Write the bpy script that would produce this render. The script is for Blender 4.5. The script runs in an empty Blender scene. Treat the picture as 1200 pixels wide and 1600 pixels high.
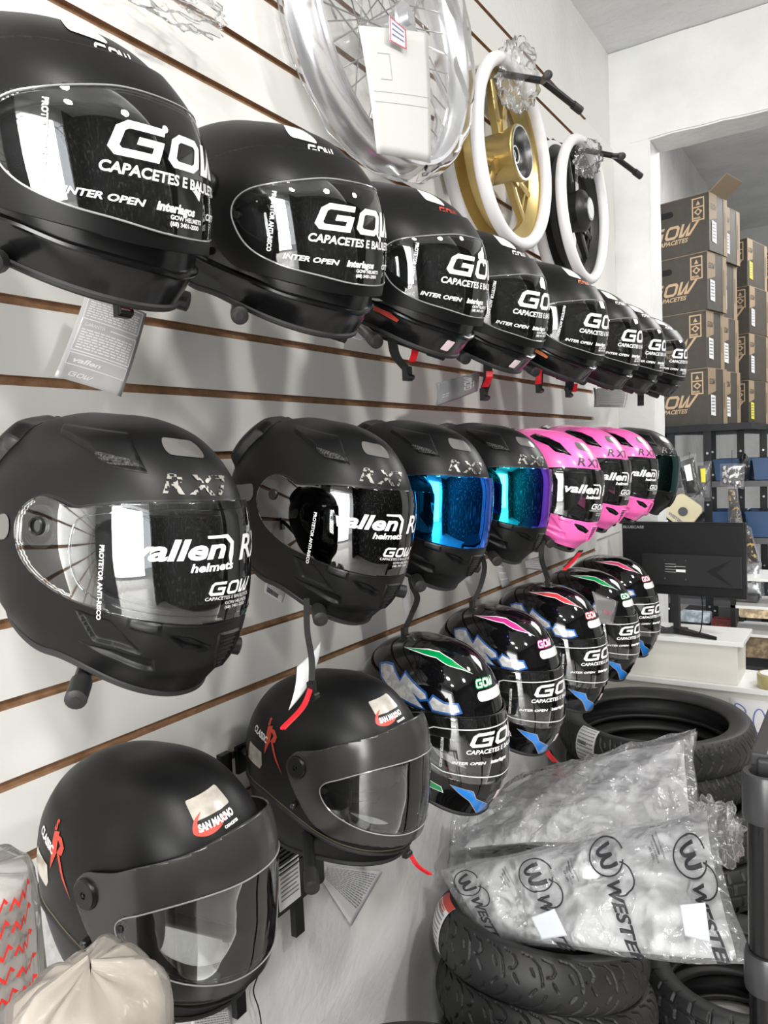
import bpy, bmesh, math, random
import numpy as np
from mathutils import Vector, Matrix

# ------------------------------------------------------------------ camera, world, lights, exposure
C = bpy.context.scene.collection
PI = math.pi
R = math.radians
scene = bpy.context.scene
scene.view_settings.view_transform = 'Standard'
scene.view_settings.look = 'None'
scene.view_settings.gamma = 1
scene.view_settings.use_curve_mapping = False
scene.view_settings.exposure = 0.38
cam = bpy.data.cameras.new('camera')
cam.sensor_fit = 'HORIZONTAL'
cam.sensor_width = 36.0
cam.lens = 36.0                      # focal length of 1200 px on a 1200 px wide frame
cam.clip_start = 0.02
camo = bpy.data.objects.new('camera', cam)
C.objects.link(camo)
# columns: camera right, up, backward in world axes
camo.matrix_world = Matrix(((0.8422714, 0.0, 0.5390537, 0.887),
                            (0.53724517, 0.08184594, -0.83944557, 0.0),
                            (-0.04411936, 0.99664499, 0.0689365, 1.5),
                            (0, 0, 0, 1)))
scene.camera = camo

world = bpy.data.worlds.new('World')
scene.world = world
world.use_nodes = True
world.node_tree.nodes['Background'].inputs[0].default_value = (0.93, 0.96, 1.0, 1)
world.node_tree.nodes['Background'].inputs[1].default_value = 3.0

def area(name, loc, target, sx, sy, power, color=(1, 1, 1), shape='RECTANGLE'):
    l = bpy.data.lights.new(name, 'AREA')
    l.shape = shape; l.size = sx; l.size_y = sy
    l.energy = power; l.color = color
    o = bpy.data.objects.new(name, l); C.objects.link(o)
    o.location = loc
    o.rotation_euler = (Vector(target) - Vector(loc)).to_track_quat('-Z', 'Y').to_euler()
    return o
area('daylight_through_shop_front', (1.6, -6.4, 1.9), (0.9, 1.6, 1.3), 4.6, 3.6, 640, (1.0, 0.98, 0.95))
for k, (lx, ly) in enumerate(((1.9, -1.3), (2.3, .5), (1.9, 2.0), (1.2, -.6))):
    area('ceiling_fill_light', (lx, ly, 3.02), (lx-.5, ly+.15, 1.0), 0.26, 0.26, 23, (1.0, 0.985, 0.955), 'DISK')  # unseen fill lights added overhead, spread out to soften the shadows
area('back_room_fill_light', (1.6, 5.2, 3.3), (0.9, 4.6, 0.0), 1.6, 1.6, 70, (1.0, 0.99, 0.97))  # added fill out of view, placed to lighten the cartons

# ------------------------------------------------------------------ points of the room measured along a sight line
_CR = np.array([[0.8422714, 0.0, -0.5390537], [0.53724517, -0.08184594, 0.83944557], [-0.04411936, -0.99664499, -0.0689365]])
def at(px, py, x=None, y=None, z=None):
    r = _CR @ np.array([px-600.0, py-800.0, 1200.0]); c = np.array([.887, 0, 1.5])
    k, v = (0, x) if x is not None else (1, y) if y is not None else (2, z)
    return Vector(c + r*(v-c[k])/r[k])

# ------------------------------------------------------------------ materials
MATS = {}
def mat(name, col, rough=0.5, metal=0.0, coat=0.0, bump=None, spec=0.5, mottle=None, trans=0, sheen=0):
    if name in MATS: return MATS[name]
    m = bpy.data.materials.new(name); m.use_nodes = True
    nt = m.node_tree; b = nt.nodes['Principled BSDF']
    b.inputs['Base Color'].default_value = (*col, 1)
    b.inputs['Roughness'].default_value = rough
    b.inputs['Metallic'].default_value = metal
    b.inputs['Coat Weight'].default_value = coat
    b.inputs['Coat Roughness'].default_value = 0.04
    b.inputs['Specular IOR Level'].default_value = spec
    if trans: b.inputs['Transmission Weight'].default_value = trans
    if sheen: b.inputs['Sheen Weight'].default_value = sheen
    tc = None
    if bump or mottle:
        tc = nt.nodes.new('ShaderNodeTexCoord')
    if bump:                                   # (scale, strength, distance)
        n = nt.nodes.new('ShaderNodeTexNoise'); n.inputs['Scale'].default_value = bump[0]
        n.inputs['Detail'].default_value = 6
        nt.links.new(tc.outputs['Object'], n.inputs['Vector'])
        bm = nt.nodes.new('ShaderNodeBump'); bm.inputs['Strength'].default_value = bump[1]
        bm.inputs['Distance'].default_value = bump[2]
        nt.links.new(n.outputs['Fac'], bm.inputs['Height'])
        nt.links.new(bm.outputs['Normal'], b.inputs['Normal'])
    if mottle:                                 # (scale, second colour, lo, hi)
        n = nt.nodes.new('ShaderNodeTexNoise'); n.inputs['Scale'].default_value = mottle[0]
        n.inputs['Detail'].default_value = 5
        nt.links.new(tc.outputs['Object'], n.inputs['Vector'])
        r = nt.nodes.new('ShaderNodeValToRGB')
        r.color_ramp.elements[0].position = mottle[2]; r.color_ramp.elements[1].position = mottle[3]
        r.color_ramp.elements[0].color = (*col, 1); r.color_ramp.elements[1].color = (*mottle[1], 1)
        nt.links.new(n.outputs['Fac'], r.inputs['Fac'])
        nt.links.new(r.outputs['Color'], b.inputs['Base Color'])
    MATS[name] = m
    return m

def clear_mat(name, tint=(1, 1, 1), gloss=0.5, rough=0.02, ior=1.5, bump=None, haze=0.0, hazecol=(.9, .9, .9)):
    """thin clear sheet: see-through, with a Fresnel reflection and some milky haze"""
    if name in MATS: return MATS[name]
    m = bpy.data.materials.new(name); m.use_nodes = True
    nt = m.node_tree; nt.nodes.remove(nt.nodes['Principled BSDF'])
    out = nt.nodes['Material Output']
    t = nt.nodes.new('ShaderNodeBsdfTransparent'); t.inputs[0].default_value = (*tint, 1)
    g = nt.nodes.new('ShaderNodeBsdfGlossy'); g.inputs['Roughness'].default_value = rough
    g.inputs[0].default_value = (1, 1, 1, 1)
    f = nt.nodes.new('ShaderNodeFresnel'); f.inputs['IOR'].default_value = ior
    mu = nt.nodes.new('ShaderNodeMath'); mu.operation = 'MULTIPLY_ADD'
    mu.inputs[1].default_value = 1.0; mu.inputs[2].default_value = gloss
    mu.use_clamp = True
    nt.links.new(f.outputs[0], mu.inputs[0])
    mx = nt.nodes.new('ShaderNodeMixShader')
    nt.links.new(mu.outputs[0], mx.inputs[0])
    base = t.outputs[0]
    if haze:
        d = nt.nodes.new('ShaderNodeBsdfDiffuse'); d.inputs[0].default_value = (*hazecol, 1)
        tl = nt.nodes.new('ShaderNodeBsdfTranslucent'); tl.inputs[0].default_value = (*hazecol, 1)
        dm = nt.nodes.new('ShaderNodeMixShader'); dm.inputs[0].default_value = 0.4
        nt.links.new(d.outputs[0], dm.inputs[1]); nt.links.new(tl.outputs[0], dm.inputs[2])
        hm = nt.nodes.new('ShaderNodeMixShader'); hm.inputs[0].default_value = haze
        nt.links.new(t.outputs[0], hm.inputs[1]); nt.links.new(dm.outputs[0], hm.inputs[2])
        base = hm.outputs[0]
    nt.links.new(base, mx.inputs[1]); nt.links.new(g.outputs[0], mx.inputs[2])
    if bump:
        tc = nt.nodes.new('ShaderNodeTexCoord')
        n = nt.nodes.new('ShaderNodeTexNoise'); n.inputs['Scale'].default_value = bump[0]
        n.inputs['Detail'].default_value = 3; n.inputs['Distortion'].default_value = 1.2
        nt.links.new(tc.outputs['Object'], n.inputs['Vector'])
        bp = nt.nodes.new('ShaderNodeBump'); bp.inputs['Strength'].default_value = bump[1]
        bp.inputs['Distance'].default_value = bump[2]
        nt.links.new(n.outputs['Fac'], bp.inputs['Height'])
        nt.links.new(bp.outputs['Normal'], g.inputs['Normal']); nt.links.new(bp.outputs['Normal'], f.inputs['Normal'])
    nt.links.new(mx.outputs[0], out.inputs[0])
    MATS[name] = m
    return m

# ------------------------------------------------------------------ object helpers
def link(o, parent=None):
    C.objects.link(o)
    if parent is not None: o.parent = parent
    return o
def mk(name, verts, faces, mats, parent=None, midx=None, smooth=True, weld=0.0, sharp=None):
    me = bpy.data.meshes.new(name)
    me.from_pydata([tuple(map(float, v)) for v in verts], [], [tuple(int(i) for i in f) for f in faces])
    if not isinstance(mats, (list, tuple)): mats = [mats]
    for m in mats: me.materials.append(m)
    if midx is not None: me.polygons.foreach_set('material_index', np.array(midx, dtype=np.int32))
    if weld:
        bm = bmesh.new(); bm.from_mesh(me)
        bmesh.ops.remove_doubles(bm, verts=bm.verts, dist=weld)
        bm.to_mesh(me); bm.free()
    me.polygons.foreach_set('use_smooth', np.full(len(me.polygons), bool(smooth)))
    if sharp is not None: me.set_sharp_from_angle(angle=R(sharp))
    me.update()
    return link(bpy.data.objects.new(name, me), parent)
def tag(o, label, cat, group=None):
    o['label'] = label; o['category'] = cat
    if group: o['group'] = group
    return o
def struct(o): o['kind'] = 'structure'; return o
def empty(name, loc=(0, 0, 0), rot=(0, 0, 0), scale=1.0):
    o = bpy.data.objects.new(name, None); o.location = loc; o.rotation_euler = rot
    o.scale = (scale,) * 3; o.empty_display_size = .05
    return link(o)
def copy_tree(o, parent=None):
    c = o.copy(); C.objects.link(c); c.parent = parent
    for k in ('label', 'group'):
        if k in c and parent is None: del c[k]
    for ch in list(o.children): copy_tree(ch, c)
    return c

class MB:
    """collects shapes into one mesh"""
    def __init__(s): s.v = []; s.f = []; s.m = []; s.M = Matrix.Identity(4); s.mi = 0
    def add(s, vs, fs):
        o = len(s.v)
        s.v += [tuple(s.M @ Vector(p)) for p in vs]
        s.f += [tuple(i + o for i in f) for f in fs]; s.m += [s.mi] * len(fs)
    def box(s, c, d, rot=None):
        x, y, z = d[0] / 2, d[1] / 2, d[2] / 2
        P = [Vector(p) for p in ((-x,-y,-z),(x,-y,-z),(x,y,-z),(-x,y,-z),(-x,-y,z),(x,-y,z),(x,y,z),(-x,y,z))]
        if rot is not None: P = [rot @ p for p in P]
        s.add([p + Vector(c) for p in P], [(0,3,2,1),(4,5,6,7),(0,1,5,4),(1,2,6,5),(2,3,7,6),(3,0,4,7)])
    def cyl(s, a, b, r, r2=None, n=20, caps=True):
        a, b = Vector(a), Vector(b); r2 = r if r2 is None else r2
        w = (b - a).normalized(); u = w.orthogonal().normalized(); q = w.cross(u)
        P = []
        for (c, rr) in ((a, r), (b, r2)):
            P += [c + (u * math.cos(2*PI*k/n) + q * math.sin(2*PI*k/n)) * rr for k in range(n)]
        F = [(k, (k+1) % n, n + (k+1) % n, n + k) for k in range(n)]
        if caps: F += [tuple(range(n))[::-1], tuple(range(n, 2*n))]
        s.add(P, F)
    def tube(s, pts, r, n=8, closed=False, caps=True):
        pts = [Vector(p) for p in pts]; N = len(pts); P = []; F = []
        rr = r if isinstance(r, (list, tuple)) else [r] * N
        u = None
        for i in range(N):
            if closed: t = (pts[(i+1) % N] - pts[i-1])
            else: t = pts[min(i+1, N-1)] - pts[max(i-1, 0)]
            t.normalize()
            if u is None: u = t.orthogonal().normalized()
            else: u = (u - t * u.dot(t)).normalized()
            w = t.cross(u)
            P += [pts[i] + (u * math.cos(2*PI*k/n) + w * math.sin(2*PI*k/n)) * rr[i] for k in range(n)]
        L = N if closed else N - 1
        for i in range(L):
            j = (i + 1) % N
            F += [(i*n+k, i*n+(k+1) % n, j*n+(k+1) % n, j*n+k) for k in range(n)]
        if caps and not closed: F += [tuple(range(n))[::-1], tuple(range((N-1)*n, N*n))]
        s.add(P, F)
    def lathe(s, prof, n=64, axis='z', closed=False, a0=0, a1=2*PI):
        """prof: (radius, height) pairs, spun about an axis"""
        full = abs(a1 - a0 - 2*PI) < 1e-6; m = n if full else n + 1; P = []; F = []
        for k in range(m):
            a = a0 + (a1 - a0) * k / n; ca, sa = math.cos(a), math.sin(a)
            for (r, h) in prof:
                P.append({'z': (r*ca, r*sa, h), 'y': (r*ca, h, r*sa), 'x': (h, r*ca, r*sa)}[axis])
        q = len(prof)
        for k in range(n):
            k2 = (k + 1) % m
            for j in range(q if closed else q - 1):
                j2 = (j + 1) % q
                F.append((k*q+j, k2*q+j, k2*q+j2, k*q+j2))
        s.add(P, F)
    def prism(s, poly, z0, z1, fn=None):
        """poly in local x,y; fn maps (x,y,z) to a point"""
        fn = fn or (lambda x, y, z: (x, y, z)); n = len(poly)
        P = [fn(x, y, z0) for x, y in poly] + [fn(x, y, z1) for x, y in poly]
        s.add(P, [tuple(range(n))[::-1], tuple(range(n, 2*n))] + [(k, (k+1) % n, n+(k+1) % n, n+k) for k in range(n)])
    def build(s, name, mats, parent=None, smooth=True, sharp=35, bevel=0):
        o = mk(name, s.v, s.f, mats, parent, s.m, smooth, sharp=sharp if smooth else None)
        if bevel:
            b = o.modifiers.new('bevel', 'BEVEL'); b.width = bevel; b.segments = 2; b.limit_method = 'ANGLE'
        return o

def catmull(P, n, closed=False, ghost=None):
    """smooth curve through points -> n samples (numpy)"""
    P = np.array(P, float)
    if closed: Q = np.vstack([P[-1:], P, P[:2]]); seg = len(P)
    else:
        g = 2*P[0]-P[1] if ghost is None else np.array(ghost, float)
        Q = np.vstack([g, P, 2*P[-1]-P[-2]]); seg = len(P) - 1
    t = np.linspace(0, seg, n, endpoint=not closed)
    i = np.minimum(t.astype(int), seg-1); u = (t - i)[:, None]
    a, b, c, d = Q[i], Q[i+1], Q[i+2], Q[i+3]
    return 0.5*((2*b) + (-a+c)*u + (2*a-5*b+4*c-d)*u*u + (-a+3*b-3*c+d)*u**3)

def sdf(poly, X, Y):
    """signed distance to a closed polygon, negative inside"""
    poly = np.asarray(poly, float); X = np.asarray(X, float); Y = np.asarray(Y, float)
    best = np.full(X.shape, 1e9); ins = np.zeros(X.shape, bool)
    for (ax, ay), (bx, by) in zip(poly, np.roll(poly, -1, 0)):
        ex, ey = bx-ax, by-ay
        t = np.clip(((X-ax)*ex + (Y-ay)*ey) / (ex*ex+ey*ey+1e-18), 0, 1)
        best = np.minimum(best, (X-ax-t*ex)**2 + (Y-ay-t*ey)**2)
        c = (ay > Y) != (by > Y)
        ins ^= c & (X < ex*(Y-ay)/(by-ay+1e-18) + ax)
    d = np.sqrt(best)
    return np.where(ins, -d, d)
def sstep(a, b, x):
    t = np.clip((x-a)/(b-a), 0, 1); return t*t*(3-2*t)

# ------------------------------------------------------------------ writing and flat marks as 2D triangle meshes
def text2d(s, size=1.0, shear=0.0, bold=0.0, sx=1.0, align='LEFT', spacing=1.0):
    """the letters as 2D polygons (numpy verts, faces)"""
    cu = bpy.data.curves.new('t', 'FONT'); cu.body = s; cu.size = size; cu.shear = shear
    cu.offset = bold; cu.align_x = align; cu.resolution_u = 3; cu.fill_mode = 'FRONT'; cu.space_character = spacing
    o = bpy.data.objects.new('t', cu); C.objects.link(o)
    bpy.context.view_layer.update()
    me = bpy.data.meshes.new_from_object(o.evaluated_get(bpy.context.evaluated_depsgraph_get()))
    V = np.array([v.co[:2] for v in me.vertices]) if len(me.vertices) else np.zeros((0, 2))
    F = [tuple(p.vertices) for p in me.polygons]
    bpy.data.meshes.remove(me); bpy.data.objects.remove(o); bpy.data.curves.remove(cu)
    if len(V): V[:, 0] *= sx
    return V, F
def stroke2d(paths, w):
    """mitred thick polylines; a path ending with 'c' is closed"""
    V = []; F = []
    for p in paths:
        closed = isinstance(p[-1], str); q = [tuple(a) for a in (p[:-1] if closed else p)]
        q = [a for i, a in enumerate(q) if i == 0 or math.dist(a, q[i-1]) > 1e-9]
        if closed and math.dist(q[0], q[-1]) < 1e-9: q = q[:-1]
        q = np.array(q, float); n = len(q)
        L = []
        for i in range(n):
            a = q[i-1] if (i or closed) else None; b = q[i]; c = q[(i+1) % n] if (i < n-1 or closed) else None
            d1 = (b-a)/np.linalg.norm(b-a) if a is not None else None
            d2 = (c-b)/np.linalg.norm(c-b) if c is not None else None
            if d1 is None: d1 = d2
            if d2 is None: d2 = d1
            nn = np.array([-(d1+d2)[1], (d1+d2)[0]]); k = np.linalg.norm(nn)
            nn = nn/k if k > 1e-6 else np.array([-d1[1], d1[0]])
            cs = max(0.45, nn @ np.array([-d1[1], d1[0]]))
            L.append((b+nn*w/2/cs, b-nn*w/2/cs))
        o = len(V)
        for a, b in L: V += [a, b]
        for i in range(n if closed else n-1):
            j = (i+1) % n; F.append((o+2*i+1, o+2*j+1, o+2*j, o+2*i))
    return np.array(V), F
def join2d(*ms):
    V = []; F = []; o = 0
    for v, f in ms:
        if len(v) == 0: continue
        V.append(v); F += [tuple(i+o for i in g) for g in f]; o += len(v)
    return np.vstack(V), F
def move2d(m, dx=0, dy=0, s=1.0, sx=None, rot=0.0, shear=0.0):
    v = m[0].copy()
    v[:, 0] += v[:, 1]*shear
    v[:, 0] *= (sx if sx is not None else s); v[:, 1] *= s
    c, q = math.cos(rot), math.sin(rot)
    v = np.stack([v[:, 0]*c - v[:, 1]*q, v[:, 0]*q + v[:, 1]*c], 1)
    return v + np.array([dx, dy]), m[1]
def rrect(w, h, r, n=5, cx=0, cy=0):
    P = []
    for (sx, sy, a0) in ((1, 1, 0), (-1, 1, 90), (-1, -1, 180), (1, -1, 270)):
        for k in range(n+1):
            a = R(a0 + 90*k/n); P.append((cx+sx*(w/2-r)+r*math.cos(a), cy+sy*(h/2-r)+r*math.sin(a)))
    return P
def poly2d(P): return np.array(P, float), [tuple(range(len(P)))]
def gow(bold=.2):
    """the squared italic three letter mark, height 1, width about 3.6"""
    k = .14
    g = [(1.12, .9), (.1+k, .9), (.1, .9-k), (.1, .1+k), (.1+k, .1), (1.05, .1), (1.05, .5), (.55, .5)]
    o = [(1.45+k, .9), (2.3-k, .9), (2.3, .9-k), (2.3, .1+k), (2.3-k, .1), (1.45+k, .1), (1.45, .1+k), (1.45, .9-k), 'c']
    w = [(2.62, 1.0), (2.62, .12), (2.84, .12), (3.14, .8), (3.14, .12), (3.36, .12), (3.78, 1.0)]
    return move2d(stroke2d([g, o, w], bold), shear=.32)
def cut2d(m, step):
    """cut flat polygons by a grid so they can follow a curved surface"""
    V, F = m
    if len(V) == 0: return m
    bm = bmesh.new(); vs = [bm.verts.new((x, y, 0)) for x, y in V]
    for f in F:
        try: bm.faces.new([vs[i] for i in f])
        except ValueError: pass
    for ax in (0, 1):
        lo, hi = V[:, ax].min(), V[:, ax].max(); k = math.floor(lo/step)+1
        while k*step < hi:
            co = [0, 0, 0]; co[ax] = k*step; no = [0, 0, 0]; no[ax] = 1
            bmesh.ops.bisect_plane(bm, geom=bm.verts[:]+bm.edges[:]+bm.faces[:], plane_co=co, plane_no=no, dist=1e-7)
            k += 1
    bm.verts.index_update()
    out = np.array([v.co[:2] for v in bm.verts]), [tuple(v.index for v in f.verts) for f in bm.faces]
    bm.free()
    return out

# ------------------------------------------------------------------ helmet surfaces
class Surf:
    """closed egg given by its front, side and back profile; az = angle from the face, v = 0 crown .. 1 bottom rim"""
    def __init__(s, front, side, back, nf=2.15, nb=2.3, m=160, relief=None):
        gh = lambda P: (-P[1][0], P[1][1])
        s.vs = np.linspace(0, 1, m)
        s.F = catmull(front, m, ghost=gh(front)); s.S = catmull(side, m, ghost=gh(side)); s.B = catmull(back, m, ghost=gh(back))
        s.nf, s.nb, s.relief = nf, nb, relief
    def _g(s, K, j, v): return np.interp(v, s.vs, K[:, j])
    def z(s, az, v):
        c2 = np.cos(az)**2
        return np.where(np.cos(az) > 0, s._g(s.F, 1, v), s._g(s.B, 1, v))*c2 + s._g(s.S, 1, v)*(1-c2)
    def raw(s, az, v, off=0.0):
        fr = np.cos(az) > 0
        L = np.where(fr, s._g(s.F, 0, v), s._g(s.B, 0, v)) + off; W = s._g(s.S, 0, v) + off
        n = np.where(fr, s.nf, s.nb)
        L = np.maximum(L, 1e-6); W = np.maximum(W, 1e-6)
        rho = ((np.abs(np.sin(az))/W)**n + (np.abs(np.cos(az))/L)**n)**(-1/n)
        return np.stack([rho*np.sin(az), rho*np.cos(az), s.z(az, v)], -1)
    def nrm(s, az, v):
        e = 2e-3; v = np.clip(v, .02, .995)
        a = s.raw(az+e, v) - s.raw(az-e, v); b = s.raw(az, v+e) - s.raw(az, v-e)
        n = np.cross(a, b); n /= np.linalg.norm(n, axis=-1, keepdims=True)+1e-12
        sg = np.where((n*s.raw(az, v)).sum(-1) < 0, -1, 1)[..., None]
        return n*sg
    def P(s, az, v, off=0.0, relief=True):
        az = np.asarray(az, float); v = np.asarray(v, float)
        p = s.raw(az, v)
        d = np.zeros(az.shape)+off
        if relief and s.relief is not None: d = d + s.relief(az, p[..., 2])
        n = s.nrm(az, v)
        cap = (v < .02)[..., None]
        n = np.where(cap, np.array([0, 0, 1.0]), n)
        return p + n*d[..., None]
    def vz(s, az, z):
        az = np.asarray(az, float); z = np.asarray(z, float)
        lo = np.zeros(az.shape); hi = np.ones(az.shape)
        for _ in range(30):
            m = (lo+hi)/2; g = s.z(az, m) > z
            lo = np.where(g, m, lo); hi = np.where(g, hi, m)
        return (lo+hi)/2
    def at(s, az, z, off=0.0, relief=True): return s.P(az, s.vz(az, z), off, relief)

def grid(nu, nv, v0=0.0, v1=1.0):
    A, V = np.meshgrid(np.linspace(-PI, PI, nu+1), np.linspace(v0, v1, nv+1), indexing='ij')
    F = [(i*(nv+1)+j, (i+1)*(nv+1)+j, (i+1)*(nv+1)+j+1, i*(nv+1)+j+1) for i in range(nu) for j in range(nv)]
    return np.stack([A.ravel(), V.ravel()], 1), F, [0]*len(F)
def clip(UV, F, M, d, inside=None, mi=None):
    """split faces along field d=0. inside=None: keep all, faces with d<0 get material mi; 'in'/'out' keeps one side"""
    UV = [tuple(x) for x in UV]; d = list(d); nf = []; nm = []; cache = {}
    def cut(a, b):
        k = (a, b) if a < b else (b, a)
        if k not in cache:
            t = d[k[0]]/(d[k[0]]-d[k[1]])
            cache[k] = len(UV)
            UV.append((UV[k[0]][0]+t*(UV[k[1]][0]-UV[k[0]][0]), UV[k[0]][1]+t*(UV[k[1]][1]-UV[k[0]][1]))); d.append(0.0)
        return cache[k]
    for f, m in zip(F, M):
        s = [d[i] < 0 for i in f]
        if all(s) or not any(s):
            i_ = s[0]
            if inside is None: nf.append(f); nm.append(mi if i_ else m)
            elif (inside == 'in') == i_: nf.append(f); nm.append(m)
            continue
        a, b = [], []
        n = len(f)
        for k in range(n):
            p, q = f[k], f[(k+1) % n]
            (a if d[p] < 0 else b).append(p)
            if (d[p] < 0) != (d[q] < 0):
                c = cut(p, q); a.append(c); b.append(c)
        if inside is None: nf += [tuple(a), tuple(b)]; nm += [mi, m]
        elif inside == 'in': nf.append(tuple(a)); nm.append(m)
        else: nf.append(tuple(b)); nm.append(m)
    return np.array(UV), nf, nm
def used(UV, F):
    u = sorted({i for f in F for i in f}); mp = {k: j for j, k in enumerate(u)}
    return UV[u], [tuple(mp[i] for i in f) for f in F]
RA = .135                                        # metres of arc per radian used for outlines
def outline(pts, n=90):
    """closed smooth outline; points given for one half (angle > 0) are mirrored about the face centre"""
    if min(p[0] for p in pts) < 0.0:
        h = [p for p in pts if p[0] > 0.004]
        pts = h + [(-a, z) for a, z in h[::-1]]; n *= 2
    return catmull(pts, n, closed=True)
def mirror_field(poly):
    return lambda az, z: sdf(poly, np.abs(az)*RA, z)
def side_field(poly, side):
    return lambda az, z: sdf(poly, side*az*RA, z)
def patch(name, S, UVF, off, mats, parent, thick=0.0, relief=True, smooth=True):
    UV, F, M = UVF
    UV, F = used(UV, F)
    P = S.P(UV[:, 0], UV[:, 1], off, relief)
    o = mk(name, P, F, mats, parent, M, smooth, weld=2e-5)
    if thick:
        s = o.modifiers.new('thickness', 'SOLIDIFY'); s.thickness = abs(thick); s.offset = 1 if thick > 0 else -1
    return o
def decal(name, S, items, parent, off=.0006, step=.006, relief=False, flip=False):
    """items: list of (mesh2d, az0, z0, rot, material); x runs along the surface"""
    V = []; F = []; M = []; mats = []; o = 0
    for m2, az0, z0, rot, mt in items:
        v, f = cut2d(m2, step)
        if len(v) == 0: continue
        c, q = math.cos(rot), math.sin(rot)
        X = v[:, 0]*c - v[:, 1]*q; Z = v[:, 0]*q + v[:, 1]*c
        p = S.at(az0 - X/RA, z0 + Z, off, relief)
        if mt not in mats: mats.append(mt)
        V.append(p); F += [tuple(i+o for i in g) for g in f]; M += [mats.index(mt)]*len(f); o += len(v)
    return mk(name, np.vstack(V), F, mats, parent, M)

# ------------------------------------------------------------------ helmet materials
M_MATTE = mat('matte black shell paint', (.0040, .0040, .0042), .40, bump=(900, .05, .0004), spec=.25)
M_GLOSS = mat('gloss black shell paint', (.004, .004, .0045), .06, coat=.25, spec=.45)
M_SATIN = mat('satin black plastic', (.005, .005, .0055), .2, spec=.45)
M_BLACKP = mat('black plastic', (.007, .007, .007), .36, spec=.4)
M_MASK = mat('dark grey moulded plastic', (.036, .035, .033), .22, bump=(1400, .06, .0003))
M_RUBBER = mat('black rubber trim', (.014, .014, .014), .6)
M_FOAM = mat('black lining cloth', (.006, .006, .006), .95, bump=(700, .6, .001))
M_PINK = mat('pink shell paint', (.90, .135, .46), .33, coat=.3)
M_WHITE = mat('white print', (.88, .88, .88), .5)
M_SILVERPRINT = mat('silver print', (.24, .23, .21), .35, metal=.4)
M_REFLEX = mat('grey reflective sticker', (.115, .11, .105), .22, coat=.6)
M_REFLEXL = mat('beige reflective sticker', (.50, .46, .40), .2, coat=.6, mottle=(60, (.36, .33, .29), .35, .65))
M_WSTICK = mat('white reflective sticker', (.74, .74, .73), .3)
M_REDP = mat('red print', (.48, .045, .025), .4)
M_REDPL = mat('red plastic', (.75, .02, .03), .3)
M_ORANGE = mat('orange print', (.80, .22, .07), .4)
M_BLUEP = mat('bright blue print', (.02, .22, .70), .25, coat=1.0)
M_BLUEL = mat('blue outline print', (.02, .12, .42), .25, coat=1.0)
M_SILV = mat('silver grey print', (.50, .50, .50), .25, coat=1.0, mottle=(70, (.80, .79, .77), .42, .58))
M_STRAP = mat('black webbing', (.012, .012, .012), .8, bump=(1500, .8, .0008))
M_STEEL = mat('polished steel', (.6, .6, .6), .22, metal=1)
M_HOLES = mat('black honeycomb grille', (.016, .016, .016), .5)
def honey(m):
    nt = m.node_tree; b = nt.nodes['Principled BSDF']
    tc = nt.nodes.new('ShaderNodeTexCoord'); v = nt.nodes.new('ShaderNodeTexVoronoi'); v.inputs['Scale'].default_value = 260
    v.inputs['Randomness'].default_value = .15
    bp = nt.nodes.new('ShaderNodeBump'); bp.invert = True; bp.inputs['Strength'].default_value = 1; bp.inputs['Distance'].default_value = .003
    nt.links.new(tc.outputs['Object'], v.inputs['Vector']); nt.links.new(v.outputs['Distance'], bp.inputs['Height'])
    nt.links.new(bp.outputs['Normal'], b.inputs['Normal'])
    r = nt.nodes.new('ShaderNodeValToRGB'); r.color_ramp.elements[0].position = .22; r.color_ramp.elements[1].position = .4
    r.color_ramp.elements[0].color = (.002, .002, .002, 1); r.color_ramp.elements[1].color = (.03, .03, .03, 1)
    nt.links.new(v.outputs['Distance'], r.inputs['Fac']); nt.links.new(r.outputs['Color'], b.inputs['Base Color'])
honey(M_HOLES)
V_CLEAR = clear_mat('clear visor', (.90, .91, .91), .035, .012, 1.5, haze=.006)
V_SMOKE = clear_mat('dark smoke visor', (.012, .012, .012), .07, .01, 1.5)
V_MECH = clear_mat('clear visor side', (.90, .92, .92), .05, .02, 1.45)
def iridium(name, stops, axis=0):
    m = mat(name, stops[0][1], .045, metal=1.0)
    nt = m.node_tree; b = nt.nodes['Principled BSDF']
    tc = nt.nodes.new('ShaderNodeTexCoord'); sp = nt.nodes.new('ShaderNodeSeparateXYZ')
    mr = nt.nodes.new('ShaderNodeMapRange'); mr.inputs[1].default_value = -.10; mr.inputs[2].default_value = .10
    r = nt.nodes.new('ShaderNodeValToRGB')
    e = r.color_ramp.elements
    while len(e) < len(stops): e.new(.5)
    for i, (p, c) in enumerate(stops): e[i].position = p; e[i].color = (*c, 1)
    nt.links.new(tc.outputs['Object'], sp.inputs[0]); nt.links.new(sp.outputs[axis], mr.inputs[0])
    nt.links.new(mr.outputs[0], r.inputs['Fac']); nt.links.new(r.outputs['Color'], b.inputs['Base Color'])
    return m
V_BLUE = iridium('blue mirror visor', [(0, (.02, .01, .25)), (.35, (.01, .08, .70)), (.62, (.01, .24, .98)), (1, (.02, .42, 1.0))])
V_PURP = iridium('blue to purple mirror visor', [(0, (.10, .01, .25)), (.50, (.28, .03, .70)), (.66, (.05, .10, .85)), (.82, (.01, .60, .90)), (1, (.04, .75, .9))])
V_GREEN = iridium('dark green mirror visor', [(0, (.01, .03, .03)), (.5, (.015, .06, .06)), (1, (.05, .10, .08))])

def dz(pts): return [(R(a)*RA, z) for a, z in pts]
def sgnpoly(pts, s): return [(s*a, z) for a, z in pts]

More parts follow.
